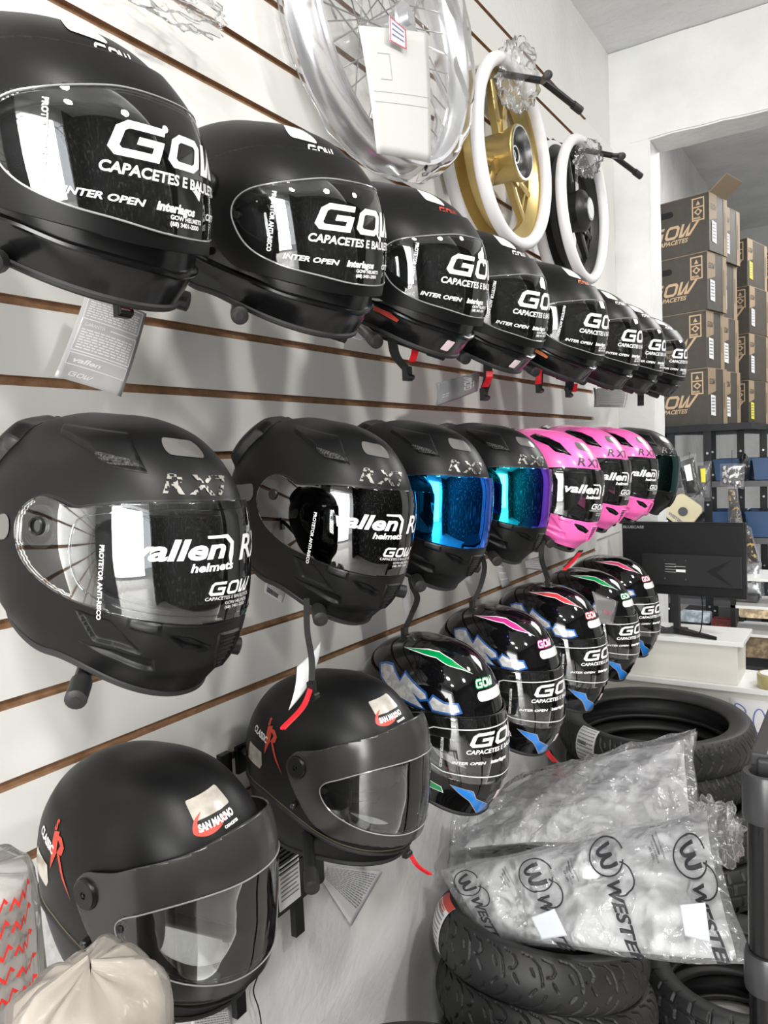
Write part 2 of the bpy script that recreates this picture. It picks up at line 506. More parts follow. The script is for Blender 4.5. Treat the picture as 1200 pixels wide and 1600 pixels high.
SURF_RX = dict(front=[(0, .126), (.045, .1237), (.09, .108), (.125, .0765), (.146, .0378), (.153, -.0107), (.1541, -.0604), (.1421, -.1084), (.1101, -.1499)],
    side=[(0, .126), (.0306, .1224), (.0612, .1071), (.0834, .0756), (.0941, .036), (.0972, -.0049), (.0949, -.0442), (.0888, -.0828), (.0796, -.1126)],
    back=[(0, .126), (.045, .1237), (.095, .1053), (.132, .0702), (.15, .0288), (.152, -.0084), (.144, -.0401), (.128, -.0614), (.11, -.0728)])
SURF_SM = dict(front=[(0, .1352), (.05, .1318), (.096, .113), (.13, .0772), (.148, .0367), (.1505, -.0107), (.1451, -.0561), (.1336, -.0972), (.1081, -.132)],
    side=[(0, .1352), (.0338, .1303), (.0639, .111), (.0849, .0753), (.0939, .0348), (.0962, -.0104), (.0947, -.0504), (.0902, -.0889), (.0812, -.1181)],
    back=[(0, .1352), (.05, .1318), (.1, .1101), (.136, .0695), (.152, .0251), (.152, -.0189), (.145, -.0544), (.131, -.085), (.114, -.1065)])
SURF_A = dict(front=[(0, .114), (.05, .1111), (.096, .0952), (.13, .0651), (.148, .0309), (.1609, -.0097), (.1658, -.049), (.1646, -.0852), (.1495, -.1163)],
    side=[(0, .114), (.0393, .1099), (.0742, .0936), (.0986, .0635), (.1091, .0293), (.1117, -.0072), (.1099, -.0379), (.1047, -.0666), (.0942, -.0866)],
    back=[(0, .114), (.05, .1111), (.1, .0928), (.136, .0586), (.152, .0212), (.152, -.0099), (.145, -.0289), (.131, -.0404), (.114, -.0417)])
SURF_D = dict(front=[(0, .1379), (.045, .1354), (.09, .1182), (.125, .0837), (.146, .0414), (.1589, -.012), (.1658, -.0668), (.1597, -.1199), (.1336, -.1659)],
    side=[(0, .1379), (.032, .1339), (.064, .1172), (.0872, .0827), (.0984, .0394), (.1017, -.0057), (.0992, -.0494), (.0928, -.0925), (.0832, -.1261)],
    back=[(0, .1379), (.045, .1354), (.095, .1152), (.132, .0768), (.15, .0315), (.152, -.0102), (.144, -.0466), (.128, -.0723), (.11, -.0874)])

def fld(S, UV, poly, mirror=True, side=1):
    """outline field at each grid vertex; negative inside"""
    z = S.z(UV[:, 0], UV[:, 1]); s = (np.abs(UV[:, 0]) if mirror else side*UV[:, 0])*RA
    return sdf(poly, s, z)
def rim_tube(name, S, v, off, r, m, parent, n=96, az0=-PI, az1=PI, zc=None):
    """a bead that follows the surface: at height fraction v, or at z = zc(|deg|)"""
    full = az1-az0 > 2*PI-1e-3
    A = np.linspace(az0, az1, n, endpoint=not full)
    P = S.P(A, np.full(n, v), off) if zc is None else S.at(A, np.array([zc(abs(math.degrees(a))) for a in A]), off)
    b = MB(); b.tube(P, r, 8, closed=full); return b.build(name, m, parent)
def lining(S, port, parent):
    """padded inside with the same face opening"""
    uv = grid(96, 56, 0, .985)
    T = Surf.__new__(Surf); T.__dict__ = dict(S.__dict__); T.relief = None
    d = fld(T, uv[0], port)
    return patch('lining', T, clip(*uv, d, inside='out'), -.019, M_FOAM, parent)
def pad(S, parent, sd):
    """cheek pad showing at the side of the opening"""
    uv = grid(96, 56); T = Surf.__new__(Surf); T.__dict__ = dict(S.__dict__); T.relief = None
    pl = outline(dz([(46, .0), (66, .02), (84, .0), (84, -.05), (66, -.07), (48, -.055)]), 40)
    return patch('cheek_pad', T, clip(*uv, fld(T, uv[0], pl, False, sd), inside='in'), -.028, M_FOAM, parent, thick=.016)
def strap(parent, S, side=1, length=.10, red=True, seed=0):
    """chin strap loop with the red ratchet tongue"""
    rnd = random.Random(seed); x0 = .072*side
    b = MB(); pts = [(x0, .0, -.075), (x0*.95, .005, -.11), (x0*.8, .01+.02*rnd.random(), -.11-length*.6), (x0*.7, .015, -.11-length)]
    Q = catmull(pts, 12)
    P = []; F = []
    for i, p in enumerate(Q): P += [(p[0], p[1]-.010, p[2]), (p[0], p[1]+.010, p[2]), (p[0]+.0025, p[1]+.010, p[2]), (p[0]+.0025, p[1]-.010, p[2])]
    for i in range(11): F += [(4*i+k, 4*i+(k+1) % 4, 4*i+4+(k+1) % 4, 4*i+4+k) for k in range(4)]
    F += [(3, 2, 1, 0), (44, 45, 46, 47)]
    b.add(P, F); st = b.build('strap', M_STRAP, parent)
    e = Q[-1]
    c = MB(); c.box((e[0], e[1], e[2]-.012), (.008, .026, .030)); c.cyl((e[0]-.006, e[1]-.015, e[2]-.02), (e[0]-.006, e[1]+.015, e[2]-.02), .006, n=12)
    c.build('buckle', M_BLACKP, st)
    if red:
        r = MB(); Q2 = catmull([(e[0], e[1], e[2]+.02), (e[0]+.008, e[1]+.004, e[2]-.005), (e[0]+.012, e[1]+.002, e[2]-.035)], 9)
        P = []; F = []
        for p in Q2: P += [(p[0]+.004, p[1]-.009, p[2]), (p[0]+.004, p[1]+.009, p[2]), (p[0]+.008, p[1]+.009, p[2]), (p[0]+.008, p[1]-.009, p[2])]
        for i in range(8): F += [(4*i+k, 4*i+(k+1) % 4, 4*i+4+(k+1) % 4, 4*i+4+k) for k in range(4)]
        F += [(3, 2, 1, 0), (32, 33, 34, 35)]
        r.add(P, F); r.build('ratchet_tongue', M_REDPL, st)
    return st

TXT = {}
def T2(s, **k):
    key = (s, tuple(sorted(k.items())))
    if key not in TXT: TXT[key] = text2d(s, **k)
    return TXT[key]
def gow_block():
    """big mark with two lines below, origin at the lower left of the mark"""
    return join2d(move2d(gow(.22), 0, .013, .0235, sx=.030), move2d(T2('CAPACETES E BAULETOS', size=.0100, shear=.2, bold=.0003, sx=1.0), -.004, .0012, 1),
                  move2d(T2('INTER OPEN', size=.0066, shear=.25, bold=.0002, sx=1.3), -.024, -.0175, 1), move2d(T2('interlagos', size=.0085, shear=.25, bold=.0004, sx=.95), .032, -.0175, 1),
                  move2d(T2('CITY', size=.0066, shear=.25, bold=.0002, sx=1.3), .078, -.0175, 1))
def vallen(size=.030):
    v = T2('vallen', size=1.0, shear=.28, bold=.030, sx=1.30)
    h = T2('helmets', size=.42, shear=.25, bold=.012, sx=1.1)
    w = v[0][:, 0].max()
    fl = poly2d([(w-.62, .80), (w+.12, .80), (w+.36, .52), (w+.30, .05), (w+.16, -.42), (w+.10, .02), (w+.20, .45), (w+.02, .68), (w-.62, .71)])
    return move2d(join2d(v, move2d(h, w*.60, -.45, 1), fl), 0, 0, size), w*size

# ------------------------------------------------------------------ helmet kinds
def rx_helmet(name, paint='black', visor='clear', bits=None):
    pink = paint == 'pink'
    w1 = dz([(66, -.060), (47, -.067), (31, -.098), (44, -.0935), (55, -.091)])
    w2 = dz([(71, -.087), (58, -.0935), (45, -.097), (28, -.101), (26, -.116), (50, -.103)])
    tab = dz([(39.5, -.060), (27, -.064), (26.5, -.078), (39, -.0725)])
    slit = dz([(25, -.076), (16, -.080), (7.5, -.091), (10, -.096), (19, -.089)])
    def relief(az, z):
        s = np.abs(az)*RA
        d = -.0035*sstep(.0, -.0035, sdf(w1, s, z)) - .0035*sstep(.0, -.003, sdf(w2, s, z))
        d += .0025*sstep(.0, -.0015, sdf(tab, s, z)) - .006*sstep(0, -.002, sdf(slit, s, z))
        d += .004*sstep(-.062, -.070, z)*sstep(R(46), R(30), np.abs(az))*sstep(-.130, -.112, z)
        return d
    S = Surf(relief=relief, **SURF_RX)
    root = empty(name)
    paintm = M_PINK if pink else M_MATTE
    vis = outline(dz([(-4, .048), (9, .048), (23, .0465), (41, .043), (58, .037), (68, .034), (76, .038), (90, .041), (101, .033), (107, .017), (107, 0), (102, -.018), (93, -.032), (80, -.043), (66, -.051), (52, -.056), (40, -.0615), (26, -.065), (13, -.067), (3, -.0655), (-4, -.065)]), 120)
    port = outline(dz([(-6, .036), (10, .036), (30, .034), (48, .028), (58, .014), (59, -.012), (55, -.035), (45, -.046), (28, -.053), (10, -.056), (-6, -.056)]), 90)
    rec = outline(dz([(-4, .051), (9, .051), (23, .0495), (41, .046), (58, .040), (68, .037), (76, .041), (90, .044), (103, .035), (109.5, .017), (109.5, -.001), (104, -.020), (95, -.034), (82, -.046), (68, -.054), (54, -.059), (40, -.0645), (26, -.068), (13, -.070), (3, -.0685), (-4, -.068)]), 120)
    uv = grid(216, 128)
    M = clip(*uv, fld(S, uv[0], port), inside='out')
    for pl in (w1, w2, tab, slit):
        for k in (0, .0028):
            d = fld(S, M[0], pl)+k; M = (*M[:2], M[2]); M = clip(*M, d, mi=0)
    M = clip(*M, fld(S, M[0], rec), mi=1)
    if pink:
        M = clip(*M, fld(S, M[0], slit)-.0008, mi=1)
        M = clip(*M, S.z(M[0][:, 0], M[0][:, 1]) - (-.141+.030*(1-np.cos(M[0][:, 0])) + .012*np.abs(np.sin(M[0][:, 0]))), mi=1)
    sh = patch('shell', S, M, 0, [paintm, M_BLACKP if not pink else M_GLOSS], root, thick=-.005)
    T = Surf(**SURF_RX)
    lining(T, port, root); pad(T, root, 1); pad(T, root, -1)
    vm = dict(clear=V_CLEAR, smoke=V_SMOKE, blue=V_BLUE, purple=V_PURP, green=V_GREEN)[visor]
    uv = grid(180, 110, .1, .9)
    v = patch('visor', T, clip(*uv, fld(T, uv[0], vis), inside='in'), .003, vm, root, thick=.0016)
    rim_tube('neck_trim', T, .997, -.002, .0045, M_RUBBER, root)
    if visor in ('clear',):
        # edge lines of the moulded visor
        for pl, nm in ((outline(dz([(-4, .040), (9, .040), (30, .038), (56, .030), (66, .020), (68, -.010), (62, -.036), (48, -.050), (26, -.058), (10, -.060), (-4, -.060)]), 120), 'visor_bevel'),):
            b = MB(); A = np.array([p[0]/RA for p in pl]); Z = np.array([p[1] for p in pl])
            b.tube(T.at(A, Z, .0046), .0007, 5, closed=True)
            b.build(nm, V_MECH, v)
        for sd in (1, -1):
            b = MB(); c = T.at(np.array([sd*R(90)]), np.array([.013]), .001)[0]; n = Vector(T.nrm(np.array([sd*R(90)]), T.vz(np.array([sd*R(90)]), np.array([.013])))[0])
            b.cyl(Vector(c)-n*.006, Vector(c)+n*.0015, .021, n=32); b.cyl(Vector(c)-n*.006, Vector(c)+n*.0035, .011, .009, n=24)
            b.build('pivot_plate', M_BLACKP, root)
    for sd in (1, -1):
        a = np.array([sd*R(90)]); z = np.array([.0135]); c = Vector(T.at(a, z, .004)[0]); n = Vector(T.nrm(a, T.vz(a, z))[0])
        b = MB()
        if visor == 'clear':
            b.lathe([(.0065, .0), (.0065, .0028), (.0078, .0040), (.0090, .0028), (.0090, .0)], 24)
        else: b.lathe([(.0001, .0030), (.0065, .0028), (.0078, .0018), (.0078, .0)], 24)
        q = Vector((0, 0, 1)).rotation_difference(n).to_matrix().to_4x4(); q.translation = c
        b.v = [tuple(q @ Vector(p)) for p in b.v]; b.build('pivot_cap', M_BLACKP, v)
    # top vents
    vent = dz([(112, .113), (100, .101), (82, .0955), (65, .0875), (53, .0755), (33, .0715), (37, .090), (41, .108)])
    if pink: vent = dz([(104, .104), (98, .112), (62, .107), (44, .098), (32, .0735), (52, .0775), (62, .089), (86, .0965)])
    mesh = dz([(62, .0865), (41, .0815), (36, .0755), (51, .0765), (57, .080)])
    for sd in (1, -1):
        uv = grid(216, 128, 0, .5)
        def offf(UV): 
            d = -sdf(vent, sd*UV[:, 0]*RA, S.z(UV[:, 0], UV[:, 1])); z = S.z(UV[:, 0], UV[:, 1])
            return .0005 + .0045*sstep(0, .004, d)*sstep(.118, .095, z)
        M = clip(*uv, fld(S, uv[0], vent, False, sd), inside='in')
        M = clip(*M, fld(S, M[0], vent, False, sd)+.0035, mi=0)
        if not pink: M = clip(*M, fld(S, M[0], mesh, False, sd), mi=1)
        UV, F, mi = M; UV, F = used(UV, F)
        mk('top_vent', T.P(UV[:, 0], UV[:, 1], offf(UV)), F, [M_GLOSS if pink else M_MATTE, M_HOLES], root, mi, True, weld=2e-5)
    # rear spoiler wrapping the back of the crown
    sp = dz([(180, .118), (150, .108), (140, .092), (146, .050), (152, .030), (158, .045), (160, .080), (172, .092), (180, .094)])
    uv = grid(180, 110, 0, .7)
    M = clip(*uv, fld(S, uv[0], sp), inside='in'); UV, F = used(M[0], M[1])
    d = -fld(T, UV, sp)
    mk('rear_spoiler', T.P(UV[:, 0], UV[:, 1], .0005+.013*sstep(0, .010, d)), F, M_GLOSS if pink else M_BLACKP, root, None, True, weld=2e-5)
    # chin vent
    cv = dz([(-6.5, -.078), (6.5, -.078), (6, -.098), (2.5, -.116), (-2.5, -.116), (-6, -.098)])
    cs = outline(cv, 40)*np.array([1, 1])
    uv = grid(360, 200, .4, 1)
    M = clip(*uv, fld(S, uv[0], cv, False, 1), inside='in'); M = clip(*M, fld(S, M[0], cv, False, 1)+.002, mi=0)
    M = clip(*M, fld(S, M[0], cv, False, 1)+.0035, mi=1)
    UV, F = used(M[0], M[1]); zz = S.z(UV[:, 0], UV[:, 1]); d = -fld(S, UV, cv, False, 1)
    o_ = .004+.003*sstep(0, .002, d) - .003*sstep(.002, .0035, d) + .0012*np.sign(np.sin(zz*1500))*sstep(.003, .004, d)
    mk('chin_vent', T.P(UV[:, 0], UV[:, 1], o_), F, [paintm if pink else M_MATTE, M_BLACKP], root, M[2], True, weld=2e-5)
    for sd in (1, -1):                              # grille in the chin slits
        uv = grid(216, 128, .5, 1); M = clip(*uv, fld(S, uv[0], slit, False, sd)-.0005, inside='in')
        patch('chin_grille', T, M, -.0030, M_HOLES if not pink else M_BLACKP, root)
    # stickers
    rs = poly2d(rrect(.052, .016, .0078))
    items = [(rs, R(12), .097, R(-2), M_REFLEX)]
    decal('reflective_sticker', T, items, root, .0008)
    for sd in (1, -1):
        decal('reflective_sticker', T, [(poly2d(rrect(.078, .025, .0115)), sd*R(131), .001, R(12)*sd, M_REFLEX)], root, .0008)
    ink = mat('black print', (.01, .01, .01), .4) if pink else M_SILVERPRINT
    t = join2d(*[move2d(T2(ch, size=.026, shear=.3, bold=.0004, sx=1.35), x, 0, 1) for ch, x in (('R', 0), ('X', .027), ('7', .054))])
    if not pink: t = speckle(t, .0022, 5)
    decal('model_lettering', T, [(t, R(29), .0545, R(0), ink)], root, .0009)
    if visor in ('clear', 'smoke'):
        va, w = vallen(.0265)
        its = [(va, R(40), -.008, R(3), M_WHITE), (T2('RX7', size=.034, shear=.28, bold=.0006, sx=1.1), R(0), -.008, R(2), M_WHITE),
               (move2d(gow(.2), 0, 0, .0125), R(13), -.040, 0, M_WHITE), (T2('CAPACETES E BAULETOS', size=.0045, shear=.1), R(14), -.0445, 0, M_WHITE),
               (T2('GOW HELMETS', size=.0042), R(6), -.0495, 0, M_WHITE), (T2('(68) 3401-2000', size=.0042), R(6), -.0535, 0, M_WHITE),
               (T2('PROTETOR ANTI-RISCO', size=.0065, bold=.0002), R(52), .004, R(-90), M_WHITE)]
        decal('printed_film', T, its, v, .0052)
    return root
def speckle(m, step, seed):
    """keep a broken checker of a mark, as the worn camouflage lettering shows"""
    V, F = cut2d(m, step); rnd = random.Random(seed); keep = []; st = {}
    for f in F:
        c = V[list(f)].mean(0); k = (int(c[0]//step), int(c[1]//step))
        if k not in st: st[k] = rnd.random() < .5 if (k[1] % 3) else rnd.random() < .9
        if st[k]: keep.append(f)
    return V, keep

def classic_helmet(name, kind='sm', accent=None):
    sm = kind == 'sm'
    prof = SURF_SM if sm else SURF_A
    root = empty(name)
    if sm:
        sh_ = -6
        tear = outline(dz([(-2, .020), (12, .020), (24, .018), (36, .0125), (48, .005), (58, -.001), (63, -.010), (62, -.024), (56, -.040), (45, -.056), (32, -.070), (18, -.080), (6, -.084), (-2, -.084)]), 110)
        mask = outline(dz([(-4, .066), (8, .0655), (24, .059), (46, .051), (60, .044), (72, .041), (86, .037), (96, .022), (96, .008), (91, -.014), (84, -.036), (74, -.060), (60, -.076), (44, -.085), (28, -.093), (12, -.100), (-4, -.102)]), 130)
    else:
        tear = outline(dz([(-3, .055), (8, .055), (20, .0535), (32, .0475), (44, .040), (54, .032), (61, .020), (62.5, .004), (57, -.016), (49, -.030), (36, -.040), (22, -.045), (8, -.050), (-3, -.051)]), 110)
        mask = outline(dz([(-4, .083), (8, .083), (25, .083), (40, .081), (56, .077), (72, .068), (88, .056), (98, .040), (99, .020), (90, .000), (80, -.016), (72, -.030), (64, -.043), (56, -.051), (44, -.054), (30, -.058), (14, -.0625), (-4, -.064)]), 130)
    S = Surf(**prof)
    port = outline(dz([(-6, .045), (10, .045), (30, .040), (50, .028), (62, .010), (62, -.015), (54, -.032), (40, -.044), (20, -.048), (-6, -.050)]), 80) if not sm else \
        outline(dz([(-6, .015), (10, .015), (30, .010), (48, .000), (60, -.010), (60, -.022), (54, -.040), (40, -.062), (20, -.078), (-6, -.083)]), 80)
    uv = grid(200, 120)
    M = clip(*uv, fld(S, uv[0], port), inside='out')
    if not sm:
        zz = S.z(M[0][:, 0], M[0][:, 1]); a = np.abs(M[0][:, 0])
        rimz = np.interp(np.degrees(a), [0, 35, 50, 85, 130, 180], [-.083, -.072, -.063, -.050, -.028, -.018])
        M = clip(*M, zz-rimz-.028, mi=1)
    patch('shell', S, M, 0, [M_MATTE, M_SATIN], root, thick=-.005)
    lining(S, port, root); pad(S, root, 1); pad(S, root, -1)
    uv = grid(200, 120, .05, .97)
    M = clip(*uv, fld(S, uv[0], mask), inside='in'); M = clip(*M, fld(S, M[0], tear), inside='out')
    UV, F = used(M[0], M[1]); z = S.z(UV[:, 0], UV[:, 1]); az = UV[:, 0]
    def moff(az, z):
        if sm: return .0035 + .010*np.clip(np.cos(az), 0, 1)**1.5*sstep(-.03, .075, z) + .004*np.clip(np.cos(az), 0, 1)
        return .004 + .008*np.clip(np.cos(az), 0, 1)*sstep(.09, .03, z)
    o = mk('flip_up_mask', S.P(az, UV[:, 1], moff(az, z)), F, M_MASK if sm else M_MATTE, root, None, True, weld=2e-5)
    s = o.modifiers.new('thickness', 'SOLIDIFY'); s.thickness = .003; s.offset = -1
    uv = grid(220, 120, .1, .95)
    M = clip(*uv, fld(S, uv[0], tear)-.0006, inside='in'); UV, F = used(M[0], M[1]); z = S.z(UV[:, 0], UV[:, 1]); az = UV[:, 0]
    v = mk('visor', S.P(az, UV[:, 1], moff(az, z)+.0004), F, V_CLEAR, root, None, True, weld=2e-5)
    s = v.modifiers.new('thickness', 'SOLIDIFY'); s.thickness = .0016; s.offset = -1
    # bright bead round the visor edge
    tp = np.array(tear); b = MB(); A = tp[:, 0]/RA; Z = tp[:, 1]
    b.tube(S.at(A, Z, moff(A, Z)+.0006), .0009, 6, closed=True)
    b.build('visor_edge', mat('clear edge plastic', (.30, .30, .30), .12, coat=1), v)
    def disc(nm, azd, z, r, h, m, parent, rings=True):
        a_ = np.array([R(azd)]); z_ = np.array([z]); n = Vector(S.nrm(a_, S.vz(a_, z_))[0])
        c = Vector(S.at(a_, z_, float(moff(a_, z_)[0]) if abs(azd) < 100 else 0)[0])
        b = MB(); b.lathe([(0.0001, h*.7), (r*.22, h*.7), (r*.24, h), (r*.86, h), (r*.95, h*.75), (r, h*.3), (r, -.004)], 36)
        if rings: b.cyl((0, 0, h*.5), (0, 0, h*1.12), r*.12, n=6)
        q = Vector((0, 0, 1)).rotation_difference(n).to_matrix().to_4x4(); q.translation = c
        b.v = [tuple(q @ Vector(p)) for p in b.v]; return b.build(nm, m, parent)
    for sd in (1, -1):
        disc('pivot_cover', sd*(84 if sm else 83), .017 if sm else .030, .0165, .005, M_BLACKP, root)
        disc('rivet', sd*(92 if sm else 79), -.040, .0045, .003, mat('dark steel', (.08, .08, .08), .25, metal=.8), root, False)
        disc('visor_screw', sd*(60 if sm else 59), -.012 if sm else .004, .0042, .002, M_BLACKP, v, False)
    rim_tube('neck_trim', S, .997, -.001, .0042, M_RUBBER, root)
    if sm:
        zc = lambda a: float(np.interp(a, [0, 33, 51, 73, 99, 126, 155, 180], [-.122, -.108, -.097, -.080, -.056, -.033, -.020, -.016]))
        rim_tube('rubber_band', S, 0, .000, .0032, M_RUBBER, root, zc=zc)
        zc2 = lambda a: zc(a)+.0075
        rim_tube('gold_pinstripe', S, 0, -.0008, .0015, mat('dull brass line', (.10, .085, .05), .4), root, zc=lambda a: zc(a)+.0048)
        decal('reflective_sticker', S, [(poly2d(rrect(.050, .0185, .0025)), R(9), .0945, R(5), M_REFLEXL)], root, .0006)
        it = [(poly2d(catmull([(0, 0), (.004, .010), (.016, .016), (.008, .009), (.008, .003), (.020, .001), (.040, .004), (.028, -.003), (.012, -.005)], 50, closed=True)), R(21), .0730, R(4), M_REDP),
              (T2('SAN MARINO', size=.0088, shear=.2, bold=.0005, sx=.84), R(18.5), .0735, R(5), M_WHITE), (T2('CAPACETES', size=.0035, bold=.0002), R(7), .0690, R(5), M_WHITE)]
        decal('maker_logo', S, it, root, .0008)
        Rr = [poly2d([(0, 0), (.006, .040), (.020, .040), (.0165, .018)]), poly2d([(.006, .040), (.028, .034), (.036, .024), (.030, .016), (.0165, .018), (.026, .026), (.020, .031), (.010, .030)]),
              poly2d([(.018, .019), (.025, .016), (.033, -.004), (.046, -.030), (.030, -.008)])]
        Rr = join2d(*Rr)
        for sd in (1,):
            decal('side_lettering', S, [(Rr, R(124), .026, R(6), M_REDP), (T2('CLASSIC', size=.013, bold=.0004, sx=.95), R(141), .056, R(-18), M_WHITE), (T2('S', size=.014, bold=.0008), R(124), .069, R(-10), M_REDP)], root, .0008)
            decal('reflective_sticker', S, [(poly2d([(-.023, -.010), (.016, -.014), (.022, -.006), (.018, .012), (-.022, .016)]), R(136), .018, R(-8), M_REFLEXL)], root, .0006)
    else:
        zc = lambda a: float(np.interp(a, [0, 35, 50, 85, 130, 180], [-.084, -.072, -.063, -.050, -.024, -.014]))
        rim_tube('chin_ridge', S, 0, .0015, .0036, M_SATIN, root, zc=zc)
        decal('reflective_sticker', S, [(poly2d(rrect(.050, .0140, .0069)), R(23), .1020, R(-3), M_WSTICK)], root, .0008)
        its = [(move2d(gow(.2), 0, 0, .0115), R(24), .0800, 0, accent[1] if accent else M_WHITE)]
        decal('maker_logo', S, its, root, .0009)
        col = accent[0] if accent else None
        if col is not None:
            its = [(poly2d([(0, 0), (.028, -.002), (.052, -.014), (.050, -.018), (.020, -.010), (.004, -.008)]), R(66), -.060, 0, col),
                   (poly2d([(0, 0), (.018, .003), (.030, .004), (.006, -.004)]), R(66), -.052, R(-5), M_WHITE)]
            decal('side_stripe', S, its, root, .0010)
            decal('crown_stripe', S, [(poly2d([(0, 0), (.026, .006), (.050, -.012), (.018, -.014)]), R(104), .070, R(0), col)], root, .0010)
        SV = Surf(**prof)
        class _S: pass
        its = [(move2d(gow_block(), 0, 0, 1.12), R(26), -.0125, R(0), M_WHITE), (T2('GOW HELMETS', size=.0048, bold=.0002), R(8), -.0375, 0, M_WHITE), (T2('(68) 3401-2000', size=.0048, bold=.0002), R(8), -.0425, 0, M_WHITE),
               (T2('PROTETOR ANTI-RISCO', size=.0070, bold=.0003, sx=.8), R(43), .033, R(-90), M_WHITE)]
        V_ = []; F_ = []; o_ = 0
        for m2, a0, z0, rot, mt in its:
            vv, ff = cut2d(m2, .006); c, q = math.cos(rot), math.sin(rot)
            X = vv[:, 0]*c-vv[:, 1]*q; Z = z0+vv[:, 0]*q+vv[:, 1]*c; A = a0-X/.150
            V_.append(S.at(A, Z, moff(A, Z)+.0012)); F_ += [tuple(i+o_ for i in g) for g in ff]; o_ += len(vv)
        mk('printed_film', np.vstack(V_), F_, M_WHITE, v)
    return root

def race_helmet(name, col, col2=None):
    """gloss black helmet with zigzag graphics"""
    root = empty(name); S = Surf(**SURF_D)
    vis = outline(dz([(-4, .0245), (12, .026), (30, .027), (48, .029), (62, .031), (76, .034), (90, .032), (98, .018), (96, .000), (88, -.018), (78, -.036), (66, -.052), (54, -.066), (40, -.080), (26, -.088), (12, -.092), (-4, -.093)]), 120)
    port = outline(dz([(-6, .010), (15, .012), (40, .012), (60, .006), (66, -.010), (60, -.034), (46, -.056), (28, -.070), (10, -.076), (-6, -.077)]), 80)
    uv = grid(200, 120)
    patch('shell', S, clip(*uv, fld(S, uv[0], port), inside='out'), 0, M_GLOSS, root, thick=-.005)
    lining(S, port, root)
    uv = grid(200, 120, .1, .95)
    v = patch('visor', S, clip(*uv, fld(S, uv[0], vis), inside='in'), .003, V_CLEAR, root, thick=.0016)
    rim_tube('neck_trim', S, .997, -.001, .0042, M_RUBBER, root)
    rim_tube('visor_seal', S, 0, .003, .0014, M_BLACKP, root, az0=-R(80), az1=R(80), zc=lambda a: float(np.interp(a, [0, 48, 80], [.0265, .031, .036])))
    pm = col2 or col
    for sd in (1, -1):
        def pt(L): return [(-sd*R(a)*RA, z) for a, z in L]
        def item(L, m): return (poly2d(pt(L)), 0.0, 0.0, 0.0, m)
        def line(L, m, w=.0022): return (stroke2d([pt(L)+['c']], w), 0.0, 0.0, 0.0, m)
        zig = [(128, .086), (120, .092), (108, .093), (90, .072), (86, .088), (57, .062), (55, .051), (62, .047), (70, .056), (57, .0335), (94, .044), (118, .066)]
        zg2 = [(54, .048), (50, .060), (40, .050), (30, .050), (28, .036), (34, .032), (50, .034)]
        blue = [(34, -.096), (19, -.106), (16, -.122), (5, -.139), (-1, -.160), (9, -.160), (14, -.146), (20, -.126), (27, -.112)]
        side = [(92, -.062), (70, -.080), (56, -.091), (40, -.104), (38, -.115), (55, -.107), (76, -.094)]
        crown = [(112, .122), (60, .127), (40, .126), (28, .118), (12, .096), (20, .103), (34, .109), (46, .118), (80, .121)]
        if sd == -1: crown = [(112, .122), (60, .127), (44, .126), (34, .118), (24, .104), (26, .112), (36, .117), (52, .121), (80, .119)]
        its = [item(zig, M_SILV), item(zg2, M_SILV), item(blue, M_BLUEP), item(side, pm), item(crown, col)]
        decal('painted_graphics', S, its, root, .0005, .005)
        decal('painted_outlines', S, [line(zig, M_BLUEL, .0040), line(zg2, M_BLUEL, .0034), line(side, M_WHITE, .0012), line(crown, M_WHITE, .0012), line(blue, mat('grey print', (.3, .3, .32), .3), .0014)], root, .0008, .005)
    decal('reflective_sticker', S, [(poly2d(rrect(.072, .0165, .0075)), R(-1), .0605, R(0), M_WSTICK)], root, .0009)
    decal('maker_logo', S, [(move2d(gow(.44), 0, 0, .0125), R(13.5), .074, 0, col), ], root, .0008)
    decal('maker_logo', S, [(move2d(gow(.20), 0, 0, .0125), R(13.5), .074, 0, M_WHITE)], root, .0011)
    fr = stroke2d([[(0, .012), (.010, .016), (.235, .016), (.245, .010), (.245, -.052), (.235, -.062), (.12, -.072), (.03, -.062), (0, -.047), 'c']], .0018)
    fr = move2d(fr, -.1225, 0, 1)
    its = [(gow_block(), R(24), -.0355, R(0), M_WHITE), (fr, 0.0, -.008, 0, M_WHITE), (T2('PROTETOR ANTI-RISCO', size=.0062, bold=.0002, sx=.8), R(42), -.008, R(-90), M_WHITE)]
    decal('printed_film', S, its, v, .0054, .006)
    decal('price_sticker', S, [(poly2d(rrect(.014, .018, .002)), R(-2), -.124, R(-10), mat('pale pink sticker', (.85, .68, .72), .5))], root, .0009)
    return root

# ------------------------------------------------------------------ the room
M_PLASTER = mat('white painted plaster', (.76, .765, .76), .55, bump=(14, .35, .02), mottle=(5, (.66, .665, .66), .40, .75))
M_PLASTERLOW = mat('scuffed plaster', (.78, .78, .77), .6, bump=(60, .35, .006), mottle=(2.5, (.64, .63, .60), .50, .85))
M_CEIL = mat('painted concrete', (.74, .745, .745), .6, bump=(9, .5, .03), mottle=(3, (.62, .625, .63), .4, .7))
M_SLAT = mat('white melamine', (.80, .79, .755), .28, bump=(3, .15, .01))
M_MDF = mat('raw fibreboard edge', (.37, .215, .115), .85, bump=(300, .5, .001), mottle=(60, (.24, .125, .06), .35, .7))
M_FLOOR = mat('grey floor tile', (.42, .41, .39), .3, mottle=(2, (.33, .32, .30), .4, .7))
M_DARK = mat('dark blotches for reflections', (.05, .05, .055), .6, mottle=(9, (.30, .28, .26), .52, .70))  # dark blotches meant for the visors to reflect, in place of modelled shelves
def slab(name, lo, hi, m, **k):
    b = MB(); lo, hi = Vector(lo), Vector(hi); b.box((lo+hi)/2, hi-lo)
    return struct(b.build(name, m, smooth=False, **k))
slab('floor', (-.5, -4.5, -.1), (5.2, 9.2, 0), M_FLOOR)
